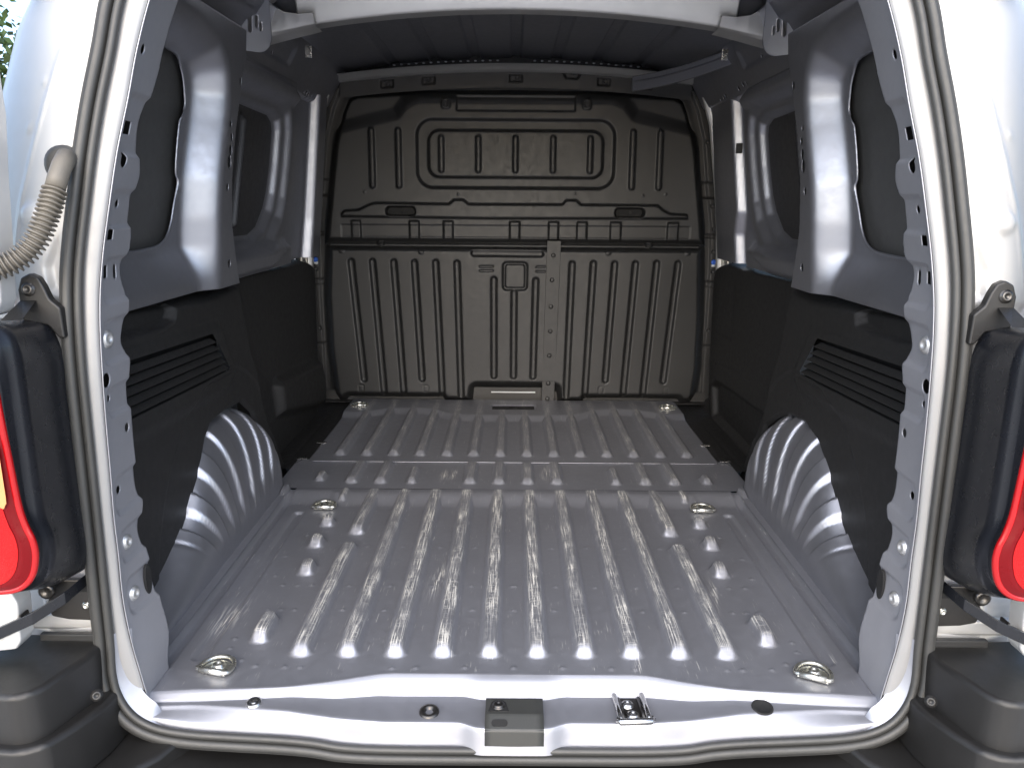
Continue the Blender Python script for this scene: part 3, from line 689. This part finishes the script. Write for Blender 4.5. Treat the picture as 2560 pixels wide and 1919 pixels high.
# ---------------------------------------------------------------- rear opening: pillar flanges, lip, seal
LI = [(-.03,-.570),(.04,-.581),(.10,-.59),(.165,-.595),(.25,-.594),(.3,-.594),(.38,-.591),(.45,-.589),(.52,-.586),(.59,-.583),(.63,-.58),(.676,-.574),(.754,-.560),(.822,-.547),(.889,-.531),(.956,-.517),(1.02,-.4995),(1.1,-.47),(1.18,-.42)]
FI = [(-.03,-.574),(.04,-.576),(.116,-.582),(.2,-.591),(.255,-.595),(.349,-.595),(.426,-.594),(.502,-.589),(.575,-.587),(.622,-.582),(.669,-.583),(.753,-.5685),(.827,-.555),(.9,-.539),(.972,-.523),(1.045,-.500),(1.12,-.47),(1.18,-.425)]
FEDGE = [(-.03,.085),(.02,.088),(.05,.10),(.11,.098),(.16,.094),(.17,.094),(.21,.090),(.25,.084),(.29,.102),(.314,.094),(.354,.092),(.434,.092),(.496,.090),(.53,.095),(.548,.083),(.57,.087),(.59,.096),(.624,.094),(.638,.087),(.67,.090),(.684,.105),(.728,.098),(.77,.096),(.79,.105),(.83,.090),(.872,.082),(.898,.094),(1.18,.094)]
FH = [('c',.032,.96,.0055),('s',.044,.856,.009),('c',.040,.812,.0085),('c',.050,.752,.0045),('s',.030,.71,.0075),('s',.030,.658,.009),('o',.066,.656,.004),('c',.020,.506,.0085),('c',.032,.476,.0045),('c',.074,.42,.0055),('c',.040,.332,.005)]
FP = [(.860,.075,.045),(.745,.060,.030),(.645,.085,.035),(.558,.075,.036),(.470,.080,.026),(.325,.080,.034),(.243,.075,.030),(.160,.08,.034)]
for s in (-1, 1):
    def fl_pos(w, z):
        uu = w / .093; x = spl(z, LI) * (1 - uu) + spl(z, FI) * uu; y = 1.052 + lean(z) + w
        d = 0
        for zc, wc, hz in FP: d = d + .0055 * up(sd_box(w, z, .018, .20, zc - hz, zc + hz, .018), .010)
        d = d + .004 * up(sd_box(w, z, .062, .078, .345, .44, .004), .006) * 0
        x = x - d
        x = x + .006 * (1 - sst(w, 0, .007))
        return -s * x if s > 0 else x, y, z
    def fl_cut(w, z):
        g = spl(z, FEDGE) - w
        for k, a, b, r in FH:
            r = r * 1.25
            if k == 'c': h = np.hypot(w - a, z - b) - r
            elif k == 'o': h = sd_cap(w, z, (a, b - .006), (a, b + .006), r)
            else: h = sd_box(w, z, a - r, a + r, b - r * .8, b + r * .8, .001)
            g = np.minimum(g, h)
        return g
    pf = patch('pillar_flange', van, 'pillar', rng(0, .107, .002), rng(-.03, 1.18, .002), fl_pos, (-s, 0, 0), cut=fl_cut, solid=.0015, label='grey pierced inner flange of the %s rear pillar' % ('left' if s < 0 else 'right'))
    patch('pillar_shade_sheet', pf, 'dark', rng(-.0, .10, .02), rng(-.02, 1.15, .03), lambda w, z: (-s * (spl(z, LI) - .03) if s > 0 else spl(z, LI) - .03, 1.06 + lean(z) + w, z), (-s, 0, 0))  # dark sheet added behind the flange so its holes look shaded
    for w, z, r in ((.040,.562,.0105),(.046,.244,.0095),(.044,.158,.0095)):
        p = fl_pos(np.array([w]), np.array([z])); sc_ = screw((float(p[0][0]), float(p[1][0]), z), (-s, -.15, 0), r, pf, 'silver_rough', h=.005)
    p = fl_pos(np.array([.078]), np.array([.160]))
    prism('pillar_hole_shade', [(.011 * math.cos(a), .026 * math.sin(a)) for a in np.linspace(0, 2 * math.pi, 24, endpoint=False)], (float(p[0][0]), float(p[1][0]) + .004, .163), (0, 1, 0), (0, 0, 1), (-s, 0, 0), .004, 'dark', pf)  # black disc painting a shaded hole at the flange edge
# opening outline (half, from sill centre up the left side to the header centre)
HALF = [(0,-.074),(-.10,-.074),(-.20,-.0735),(-.265,-.070),(-.31,-.062),(-.36,-.057),(-.43,-.053),(-.50,-.048),(-.55,-.038),(-.585,-.018),(-.608,.014),(-.6185,.055),(-.6180,.12),(-.6165,.2),(-.6145,.3),(-.6125,.4),(-.6105,.5),(-.6085,.58),(-.6045,.65),(-.598,.70),(-.589,.754),(-.578,.819),(-.565,.885),(-.550,.95),(-.537,1.015),(-.515,1.08),(-.482,1.13),(-.42,1.162),(-.3,1.178),(-.15,1.183),(0,1.185)]
def catmull(P, n=6):
    P = [np.array(p, float) for p in P]; out = []; N = len(P)
    for i in range(N):
        p0, p1, p2, p3 = P[i - 1], P[i], P[(i + 1) % N], P[(i + 2) % N]
        for k in range(n):
            t = k / n; out.append(.5 * (2*p1 + (p2-p0)*t + (2*p0-5*p1+4*p2-p3)*t*t + (3*p1-p0-3*p2+p3)*t**3))
    return np.array(out)
LOOP = catmull(HALF + [(-x, z) for x, z in HALF[-2:0:-1]], 6)
def sweep(name, prof, mat, parent, y0, label=None, sel=None):
    """profile (outward in the opening plane, rearward) swept round the door opening"""
    P = LOOP; T = np.roll(P, -1, 0) - np.roll(P, 1, 0); T /= np.linalg.norm(T, axis=1)[:, None]
    Nrm = np.stack([-T[:, 1], T[:, 0]], 1)
    c = P.mean(0); 
    if ((P - c) * Nrm).sum() < 0: Nrm = -Nrm
    V = []
    for p, n in zip(P, Nrm):
        q = p[None] + np.array([[a * n[0], a * n[1]] for a, b in prof]); yy = y0 + lean(p[1]) - .014 * (1 - float(sst(p[1], -.05, .12))) - np.array([b for a, b in prof])
        V.append(np.stack([q[:, 0], yy, q[:, 1]], 1))
    V = np.array(V); nu, nv = V.shape[:2]; Fq = grid_faces(nu, nv, True, False); V = V.reshape(-1, 3)
    p = V[Fq]; n = np.cross(p[:, 2] - p[:, 0], p[:, 3] - p[:, 1]).sum(0)
    if n[1] > 0: Fq = Fq[:, ::-1]
    return quads(name, V, Fq, mat, parent, True, label)
def arc(cx, cy, r, a0, a1, n): return [(cx + r * math.cos(math.radians(a0 + (a1 - a0) * k / n)), cy + r * math.sin(math.radians(a0 + (a1 - a0) * k / n))) for k in range(n + 1)]
seal = arc(-.0085, .002, .0058, 250, 20, 12) + [(-.0030, -.012), (-.0010, -.012)] + [(-.0004, .002), (.001, .0065), (.004, .0085), (.008, .0092), (.0115, .0085), (.0122, .0072), (.0130, .0075), (.0145, .0066), (.0150, .0048), (.0158, .0050), (.0166, .0030), (.0168, -.004), (.0165, -.012)]
ws = sweep('weatherstrip', seal, 'rubber', van, 1.040, 'grey rubber weatherstrip running right round the rear door opening')
# painted lip between the seal and the pillar flange
for s in (-1, 1):
    def lip_pos(t, z):
        xs_ = -np.interp(z, [p[1] for p in HALF[10:27]], [-p[0] for p in HALF[10:27]]) + .004; xe = spl(z, LI)
        y0 = 1.046 + lean(z); y1 = 1.052 + lean(z)
        x = xs_ + (xe + .006 - xs_) * t; y = y0 - .004 * np.sin(t * math.pi) + (y1 - y0) * t
        x = x - .003 * sst(t, .85, 1.0)
        return -s * x if s > 0 else x, y, z
    patch('pillar_lip', van, 'lip', np.linspace(0, 1, 14), rng(.018, 1.13, .004), lip_pos, (0, -1, 0), label='bright silver lip of the %s rear pillar beside the seal' % ('left' if s < 0 else 'right'))
    # corner closing piece at the foot of the pillar, following the seal
    idx = [k for k, p in enumerate(LOOP) if p[0] * s > .535 and p[1] < .13]
    if s > 0: idx = idx[::-1]
    V = []
    for k in idx:
        p = LOOP[k]; tn = LOOP[(k + 1) % len(LOOP)] - LOOP[k - 1]; tn = tn / np.linalg.norm(tn); nn = np.array([tn[1], -tn[0]])
        if nn @ (p - np.array([0, .5])) > 0: nn = -nn
        y = 1.036 - .014 * (1 - float(sst(p[1], -.05, .12)))
        for t in np.linspace(0, 1, 10):
            w = .010 + .0215 * t * float(sst(abs(p[0]), .535, .575)); V.append((p[0] + nn[0] * w, y + .004 + .020 * t, p[1] + nn[1] * w))
    Fq = orient(np.array(V), grid_faces(len(idx), 10), (0, -1, .2))
    quads('pillar_foot', V, Fq, 'floor', van)

# ---------------------------------------------------------------- outer body closing the load bay
for s in (-1, 1):
    SX = [(-.20,.86),(.3,.86),(.6,.84),(.83,.80),(1.0,.752),(1.1,.70),(1.2,.62),(1.30,.43)]
    patch('outer_body_side', van, 'silver', np.linspace(0, 1, 30), rng(-.20, 1.30, .03), lambda u, v: (s * (ip(v, SX) + (.0 if s < 0 else .045)), 1.215 + lean(v) + u * 1.7, v), (s, 0, 0))
    def cp_pos(t, z):
        xi = np.interp(z, [p[1] for p in HALF[9:28]], [-p[0] for p in HALF[9:28]]) + .012
        xo = ip(z, [(-.1,.87),(.3,.865),(.6,.845),(.83,.815),(1.0,.768),(1.1,.715),(1.2,.64)])
        xo = xo + (.012 if s < 0 else .05)
        x = xi + (xo - xi) * t; y = 1.052 + lean(z) + .17 * t ** 2.6
        # step line of the outer skin lap, boss and spot welds
        ln = ip(z, [(.60,.715),(.753,.685),(.888,.642),(.954,.618),(1.004,.582),(1.1,.54)])
        y = y + .005 * sst(x, ln - .004, ln + .004) - .003 * (1 - sst(np.abs(x - ln), .002, .008))
        y = y - .010 * (1 - sst(np.hypot(x - .665, z - .737), .008, .020))
        for c in ((.616,.978),(.646,.914),(.672,.852)): y = y - .0025 * (1 - sst(np.hypot(x - c[0], z - c[1]), .003, .007))
        y = y + .012 * up(sd_poly(x, z, [(.625,.72),(.64,.70),(.655,.67),(.65,.63),(.62,.62)]), .012)
        y = y + .020 * sst(z, .63, .60) * (1 - sst(z, .20, .16))
        return s * x, y, z
    patch('rear_corner_panel', van, 'silver', np.linspace(0, 1, 90), rng(-.10, 1.20, .005), cp_pos, (0, -1, 0), label='silver painted rear corner panel outside the seal, %s side' % ('left' if s < 0 else 'right'))
patch('outer_roof', van, 'silver', rng(-.62, .62, .05), rng(1.14, 2.95, .1), lambda u, v: (u, v, 1.32 - .14 * u * u - .02 * sst(v, 1.3, 1.14)), (0, 0, 1))
pydata('underbody', [(-.86, 1.06, -.12), (.86, 1.06, -.12), (.86, 2.95, -.12), (-.86, 2.95, -.12)], [(0,1,2,3)], 'dark', van)
patch('rear_header', van, 'silver', rng(-.50, .50, .02), np.linspace(0, 1, 12), lambda u, t: (u, 1.15 + .02 * t, 1.165 + .10 * t - .10 * u * u * (1 - t)), (0, -1, 0))

# ================================================================== FITTINGS
def lashing(x, y, z, rz, tilt=0.0):
    root = bpy.data.objects.new('lashing_ring', None); COL.objects.link(root); root.parent = van
    root.location = (x, y, z); root.rotation_euler = (tilt, 0, rz); root.empty_display_size = .02
    w = .028; path = [Vector((-w, -.006, .007))]
    for k in range(0, 19):
        a = math.pi - math.pi * k / 18; path.append(Vector((w * math.cos(a), .034 * math.sin(a) ** .9 + 0.0, .006)))
    path.append(Vector((w, -.006, .007)))
    loop = path + [Vector((w * .9, -.010, .008)), Vector((0, -.011, .008)), Vector((-w * .9, -.010, .008))]
    tube('ring', loop, .0038, 'zinc', root, 10, closed=True)
    tube('hinge_sleeve', [(-w * .75, -.0105, .008), (w * .75, -.0105, .008)], .0056, 'zinc', root, 12)
    pts = [(w * .86 * math.cos(a), .004 + .024 * math.sin(a)) for a in np.linspace(0, math.pi, 14)] + [(-w * .86, -.010), (w * .86, -.010)]
    prism('base_plate', pts, (0, 0, .0005), (1,0,0), (0,1,0), (0,0,1), .003, 'zinc', root, .001)
    screw((0, .010, .0035), (0, 0, 1), .010, root, 'zinc', 'bolt', .006)
    return root
for (x, y, z, rz, lb) in ((-.493, 1.125, .001, -.25, 'zinc lashing ring on the floor by the left end of the sill'), (.493, 1.12, .001, -.45, 'zinc lashing ring on the floor by the right end of the sill'),
                (-.478, 1.815, .002, 0, 'zinc lashing ring on the floor in front of the left wheel arch'), (.477, 1.812, .002, 0, 'zinc lashing ring on the floor in front of the right wheel arch'),
                (-.555, 2.672, .0365, 0, 'zinc lashing ring at the left foot of the bulkhead'), (.553, 2.664, .0365, 0, 'zinc lashing ring at the right foot of the bulkhead')):
    lashing(x, y, z, rz)['label'] = lb
# latch cover on the sill
LC = [(1.088, -.0185), (1.050, -.0193), (1.047, -.0205), (1.028, -.0295), (1.026, -.0320), (1.021, -.066)]
def lc_pos(u, t):
    T = np.linspace(0, 1, len(LC)); y = np.interp(t, T, [p[0] for p in LC]); z = np.interp(t, T, [p[1] for p in LC])
    return u, y - .003, z + .002
def lc_cut(u, t):
    Y = lc_pos(u, t)[1]
    return -sd_box(u, t, -.044, .047, -.3, 1.3, .003)
lc = patch('latch_cover', van, 'cover', rng(-.046, .049, .0015), np.linspace(0, 1, 60), lc_pos, (0, -.4, 1), cut=lc_cut, solid=.003, label='black plastic latch cover folded over the middle of the sill')
prism('screw_pocket', [(-.040,1.054),(-.007,1.054),(-.012,1.076),(-.017,1.081),(-.030,1.081),(-.035,1.076)], (0, -.002, -.0170), (1,0,0), (0,1,0), (0,0,1), .0012, 'dark', lc, .0006)
screw((-.0235, 1.065, -.0160), (0, 0, 1), .0085, lc, 'dsteel')
prism('slot_shade', rrect(-.0125, .0125, -.0055, .0055, .0052), (-.0215, 1.0335, -.0235), (1,0,0), (0,.90,.43), (0,-.43,.90), .0016, 'dark', lc, .0004)  # dark capsule laid on the cover for the shade of an uncut slot
# striker
sk = bpy.data.objects.new('door_striker', None); COL.objects.link(sk); sk.parent = van; sk.location = (.187, 1.066, -.0262); sk.rotation_euler = (0, 0, .05); sk['label'] = 'chromed dark steel door striker bolted to the sill'
box('base_plate', (0, 0, .0015), (.046, .062, .003), 'dsteel', sk, .001)
for dx in (-.0225, .0225):
    tube('guide_rod', [(dx, .031, .009), (dx, -.026, .009), (dx, -.031, .006)], .0042, 'steel', sk, 12)
    tube('guide_rib', [(dx * .72, .028, .0045), (dx * .72, -.026, .0045)], .0028, 'dsteel', sk, 10)
tube('striker_bar', [(-.027, -.030, .010), (-.024, -.036, .010), (.024, -.036, .010), (.027, -.030, .010)], .0052, 'steel', sk, 12)
screw((-.004, .013, .003), (0, 0, 1), .0085, sk); screw((.0, -.013, .003), (0, 0, 1), .0085, sk)
# plugs along the sill
lathe('sill_bolt', (-.409, 1.0620, -.0125), (0, -.1, 1), [(.0125, 0), (.012, .003), (.008, .005), (.006, .002), (.005, .004), (.001, .004)], 'steel', van, 18)
lathe('sill_bush', (-.133, 1.062, -.0260), (0, -.1, 1), [(.016, 0), (.0155, .003), (.011, .004), (.007, .002), (.006, -.003), (.001, -.003)], 'dsteel', van, 20)
lathe('sill_plug', (.392, 1.0605, -.0125), (0, -.1, 1), [(.017, 0), (.0165, .002), (.014, .002), (.012, .0005), (.001, .0005)], 'dark', van, 22)

# ---------------------------------------------------------------- tail lamps
def lamp(s):
    root = bpy.data.objects.new('tail_lamp', None); COL.objects.link(root); root.parent = van
    root['label'] = 'red tail lamp in a stepped black housing beside the %s pillar' % ('left' if s < 0 else 'right')
    def crv(pts, n=90):
        P = bez([(a, b, 0) for a, b in pts], 12)[:, :2]; L = np.r_[0, np.cumsum(np.linalg.norm(np.diff(P, axis=0), axis=1))]
        t = np.linspace(0, L[-1], n); return np.stack([np.interp(t, L, P[:, 0]), np.interp(t, L, P[:, 1])], 1)
    cl = crv([(.73,.604),(.660,.600),(.638,.580),(.631,.552),(.629,.503),(.626,.44),(.623,.385),(.618,.357),(.612,.338),(.611,.316),(.619,.289),(.636,.272),(.663,.266),(.72,.264)])
    c1 = crv([(.72,.612),(.645,.606),(.629,.592),(.624,.560),(.6245,.50),(.625,.444),(.625,.381),(.620,.356),(.613,.332),(.613,.310),(.620,.285),(.635,.268),(.660,.260),(.72,.257)])
    c2 = crv([(.72,.616),(.648,.611),(.625,.600),(.617,.575),(.616,.53),(.6165,.45),(.6165,.39),(.615,.354),(.608,.330),(.608,.304),(.617,.274),(.633,.258),(.658,.249),(.72,.246)])
    co = crv([(.74,.600),(.650,.596),(.631,.580),(.623,.545),(.6235,.50),(.624,.43),(.624,.357),(.624,.300),(.624,.262),(.628,.238),(.640,.223),(.663,.213),(.690,.209),(.74,.208)])
    rows = [(cl, .906, .003), (cl, .901, .0), (.7 * cl + .3 * c1, .910, 0), (c1, .9165, 0), (c1, .920, 0), (.35 * c1 + .65 * c2, .924, 0), (c2, .934, 0), (c2, .939, 0), (.93 * c2 + .07 * co, .942, 0), (.6 * c2 + .4 * co, .965, 0), (.25 * c2 + .75 * co, 1.0, 0), (co, 1.046, 0)]
    V = np.concatenate([np.stack([s * (c[:, 0] + dx), np.full(len(c), y), c[:, 1]], 1) for c, y, dx in rows]); Fq = grid_faces(len(rows), 90)
    quads('housing', V, orient(V, Fq, (-s, -.3, 0)), 'gloss', root)
    def lens_row(t): 
        x = cl[:, 0] + (.86 - cl[:, 0]) * t; z = cl[:, 1] + (.43 - cl[:, 1]) * t * .9
        return np.stack([s * x, np.full(len(x), .8995 - .005 * min(1, t * 20) + .14 * t * t), z], 1)
    def lens_part(nm, ts, mat, dy=0.0):
        V = np.concatenate([lens_row(t) - np.array([0, dy, 0]) for t in ts]); quads(nm, V, orient(V, grid_faces(len(ts), 90), (0, -1, 0)), mat, root)
    tube('lens_rim', [(s * x, .901, z) for x, z in cl], .0042, 'red', root, 10)
    lens_part('lens_border', np.linspace(0, .075, 10), 'wine'); lens_part('lens', np.linspace(.07, .85, 24), 'dred', .0008)
    def il(t, z): return s * (.630 + .12 * t), .8915 + .05 * t * t, z
    patch('indicator_lens', root, 'amber', np.linspace(0, 1, 40), rng(.386, .468, .002), il, (0, -1, 0), cut=lambda t, z: -sd_box(t * .12, z, 0.001, .2, .388, .466, .010))
    fl = [(a[0] - .0005, a[1]) for a in co[18:62]]; n = len(fl)
    V = [(s * x, 1.036, z) for x, z in fl] + [(s * (x - .013 + .010 * min(1, k / 30)), 1.044, z) for k, (x, z) in enumerate(fl)]
    V = np.array(V); quads('housing_flange', V, orient(V, grid_faces(2, n), (0, -1, 0)), 'bumper', root)
    # bracket with screw above
    BR = [(.666,.598),(.667,.640),(.661,.656),(.649,.662),(.638,.657),(.632,.645),(.626,.628),(.613,.616),(.612,.575),(.620,.575),(.632,.592)]
    br = prism('mounting_bracket', [(s * x, z) for x, z in BR], (0, 1.040, 0), (1,0,0), (0,0,1), (0,-1,0), .014, 'bumper', root, .003, seg=3)
    screw((s * .652, 1.026, .641), (0, -1, .1), .0075, br, 'dsteel')
    pydata('bracket_web', [(s * .664, 1.03, .628), (s * .644, 1.03, .628), (s * .640, .985, .606), (s * .662, .975, .606)], [(0,1,2,3)], 'bumper', br)
for s in (-1, 1): lamp(s)

# ---------------------------------------------------------------- bumper
def bumper():
    root = bpy.data.objects.new('rear_bumper', None); COL.objects.link(root); root.parent = van
    root['label'] = 'black plastic rear bumper with moulded corner steps below the sill'
    # centre: runs under the seal
    def c_pos(u, t):
        T = np.array([0, .25, .5, .6, 1.0]); au = np.abs(u)
        zt = -.100 + .035 * sst(au, .40, .60)
        y = np.interp(t, T, [1.060, 1.0, .90, .885, .88]); z = np.interp(t, T, [0, -.002, -.012, -.025, -.25])
        return u, y, zt + z + .0 * au
    patch('bumper_beam', root, 'bumper', rng(-.62, .62, .01), np.linspace(0, 1, 60), c_pos, (0, -.5, 1))
    for s in (-1, 1):
        U_ = [(.90,1.07),(.622,1.06),(.622,1.0),(.634,.968),(.645,.93),(.656,.914),(.676,.905),(.90,.928)]
        L_ = [(.90,1.07),(.598,1.06),(.603,.995),(.612,.965),(.621,.942),(.640,.906),(.660,.896),(.678,.891),(.90,.914)]
        B_ = [(.90,1.07),(.50,1.06),(.53,.99),(.560,.955),(.585,.925),(.615,.897),(.640,.886),(.690,.880),(.90,.903)]
        for nm, poly, z0, h, ztilt in (('bumper_step', U_, .025, .083, 0), ('bumper_step', L_, -.055, .088, 0), ('bumper_step', B_, -.30, .248, 0)):
            prism(nm, [(s * a, b) for a, b in poly], (0, 0, z0), (1,0,0), (0,1,0), (0,0,1), h, 'bumper', root, .009, seg=4)
        box('edge_strip', (s * .668, 1.038, .118), (.088, .010, .012), 'trim', root, .002)
        screw((s * .608, .985, .055), (-s * .4, -1, .4), .007, root, 'bumper')
        box('foot_step', (s * .70, .99, .175), (.004, .02, .02), 'bumper', root, .002)
bumper()
# ---------------------------------------------------------------- door check straps and brackets
for s in (-1, 1):
    ck = bpy.data.objects.new('door_check', None); COL.objects.link(ck); ck.parent = van; ck.location = (0, 0, 0)
    ck['label'] = 'black door check strap reaching out of the %s pillar under the lamp' % ('left' if s < 0 else 'right')
    P = [(.638, 1.058, .207), (.648, 1.01, .199), (.683, .985, .180), (.738, .98, .155), (.80, .975, .125)]
    V = []
    for x, y, z in P:
        V += [(s * x, y - .004, z + .009), (s * x, y + .004, z + .009), (s * x, y + .004, z - .009), (s * x, y - .004, z - .009)]
    pydata('strap', V, grid_faces(5, 4, False, True).tolist() + [(3,2,1,0), (16,17,18,19)], 'gloss', ck, bevel=.0025)
    BK = [(.622,.205),(.705,.205),(.700,.180),(.706,.160),(.700,.143),(.675,.138),(.622,.136)]
    bk = prism('bracket_plate', [(s * x, z) for x, z in BK], (0, 1.060, 0), (1,0,0), (0,0,1), (0,-1,0), .010, 'dsteel', ck, .003)
    prism('strap_slot', rrect(min(s * .628, s * .655), max(s * .628, s * .655), .186, .204, .003), (0, 1.049, 0), (1,0,0), (0,0,1), (0,-1,0), .002, 'dark', bk)
    screw((s * .645, 1.049, .163), (0, -1, 0), .005, bk, 'zinc', 'rivet')
    lathe('bolt', (s * .690, 1.035, .196), (0, -1, 0), [(.012, 0), (.012, .006), (.008, .008), (.005, .004), (.001, .004)], 'dsteel', ck, 14)
    box('sill_step', (s * .70, 1.060, .133), (.17, .016, .026), 'silver_rough', ck, .005)

# ---------------------------------------------------------------- wiring hose on the left, from the body to the door
C_ = bez([(-.74,.945,.676), (-.700,.958,.669), (-.666,.970,.671), (-.646,.980,.677), (-.628,.990,.690), (-.614,1.0,.711), (-.605,1.012,.740), (-.599,1.026,.772)], 60)
seg = np.r_[0, np.cumsum(np.linalg.norm(np.diff(C_, axis=0), axis=1))]
rad = .0125 + .0030 * np.clip(np.sin(seg / .0062 * 2 * math.pi) * 1.5, -1, 1)
hz = tube('wiring_hose', [tuple(p) for p in C_], list(rad), 'hose', van, 16, label='corrugated grey wiring hose curling from the left pillar to the door')
tube('hose_end', [(-.599, 1.026, .772), (-.597, 1.032, .786), (-.596, 1.042, .800), (-.598, 1.06, .812)], [.0125, .0125, .0125, .013], 'hose', hz, 16)
lathe('hose_grommet', (-.610, 1.075, .803), (0, -1, 0), [(.026, 0), (.025, .006), (.019, .010), (.012, .010), (.001, .010)], 'rubber', hz, 24)

# ---------------------------------------------------------------- rear doors folded right back
for s in (-1, 1):
    dx = 0 if s < 0 else .018
    DP = [(.643,1.12),(.640,.86),(.648,.78),(.654,.70),(.660,.63),(.668,.612),(.69,.606),(.80,.604),(.80,.235),(.71,.225),(.700,.20),(.704,.14),(.712,.128),(.76,.122),(1.10,.12),(1.10,1.12)]
    dr = prism('rear_door', [(s * (x + dx + .004), z) for x, z in DP], (0, .985, 0), (1,0,0), (0,0,1), (0,1,0), .035, 'silver', van, .004, label='edge of the silver %s rear door swung right back' % ('left' if s < 0 else 'right'), seg=3)
    tube('door_seal', [(s * (.655 + dx), .983, .86), (s * (.663 + dx), .983, .78), (s * (.669 + dx), .983, .70), (s * (.676 + dx), .983, .64)], .003, 'rubber', dr, 8)

# ================================================================== BACKGROUND
def tree(x, y, h, label):
    root = bpy.data.objects.new('tree', None); COL.objects.link(root); root.location = (x, y, -.62); tag(root, label, 'tree')
    pts = [(0, 0, 0), (.1, 0, h * .25), (-.05, .1, h * .5), (.05, 0, h * .75)]
    tube('trunk', pts, [.22, .17, .12, .05], 'bark', root, 10)
    rs = np.random.RandomState(3); n = 9000
    c = rs.normal(size=(60, 3)); c /= np.linalg.norm(c, axis=1)[:, None]; c = c * (rs.rand(60, 1) ** .4) * np.array([h * .30, h * .30, h * .32]) + np.array([0, 0, h * .62])
    p = c[rs.randint(0, 60, n)] + rs.normal(size=(n, 3)) * h * .055
    a = rs.normal(size=(n, 3)); a /= np.linalg.norm(a, axis=1)[:, None]; b = np.cross(a, rs.normal(size=(n, 3))); b /= np.linalg.norm(b, axis=1)[:, None]
    L = .06 + .05 * rs.rand(n, 1)
    V = np.stack([p - a * L, p + b * L * .5, p + a * L, p - b * L * .5], 1).reshape(-1, 3)
    quads('crown', V, np.arange(n * 4).reshape(-1, 4), 'leaf', root, False)
tree(-9.6, 13.5, 5.2, 'leafy green tree standing beyond the open left rear door')

# rear wheels under the arches, so that the van stands on the ground
for s in (-1, 1):
    wh = bpy.data.objects.new('wheel', None); COL.objects.link(wh); wh.parent = van; wh.location = (s * .70, 1.66, -.31)
    lathe('tyre', (s * -.09, 0, 0), (s, 0, 0), [(.19, 0), (.285, .0), (.305, .02), (.31, .05), (.31, .14), (.305, .17), (.285, .19), (.20, .19)], 'rubber', wh, 40)
    lathe('rim', (s * .08, 0, 0), (s, 0, 0), [(.20, .0), (.20, .015), (.185, .010), (.10, -.02), (.05, .005), (.03, .012), (.001, .012)], 'dsteel', wh, 40)
# the van's origin sits on the ground under the load bay
base = Vector((0, 1.9, -.62)); van.location = base
for c in [o for o in bpy.data.objects if o.parent == van]: c.location = c.location - base
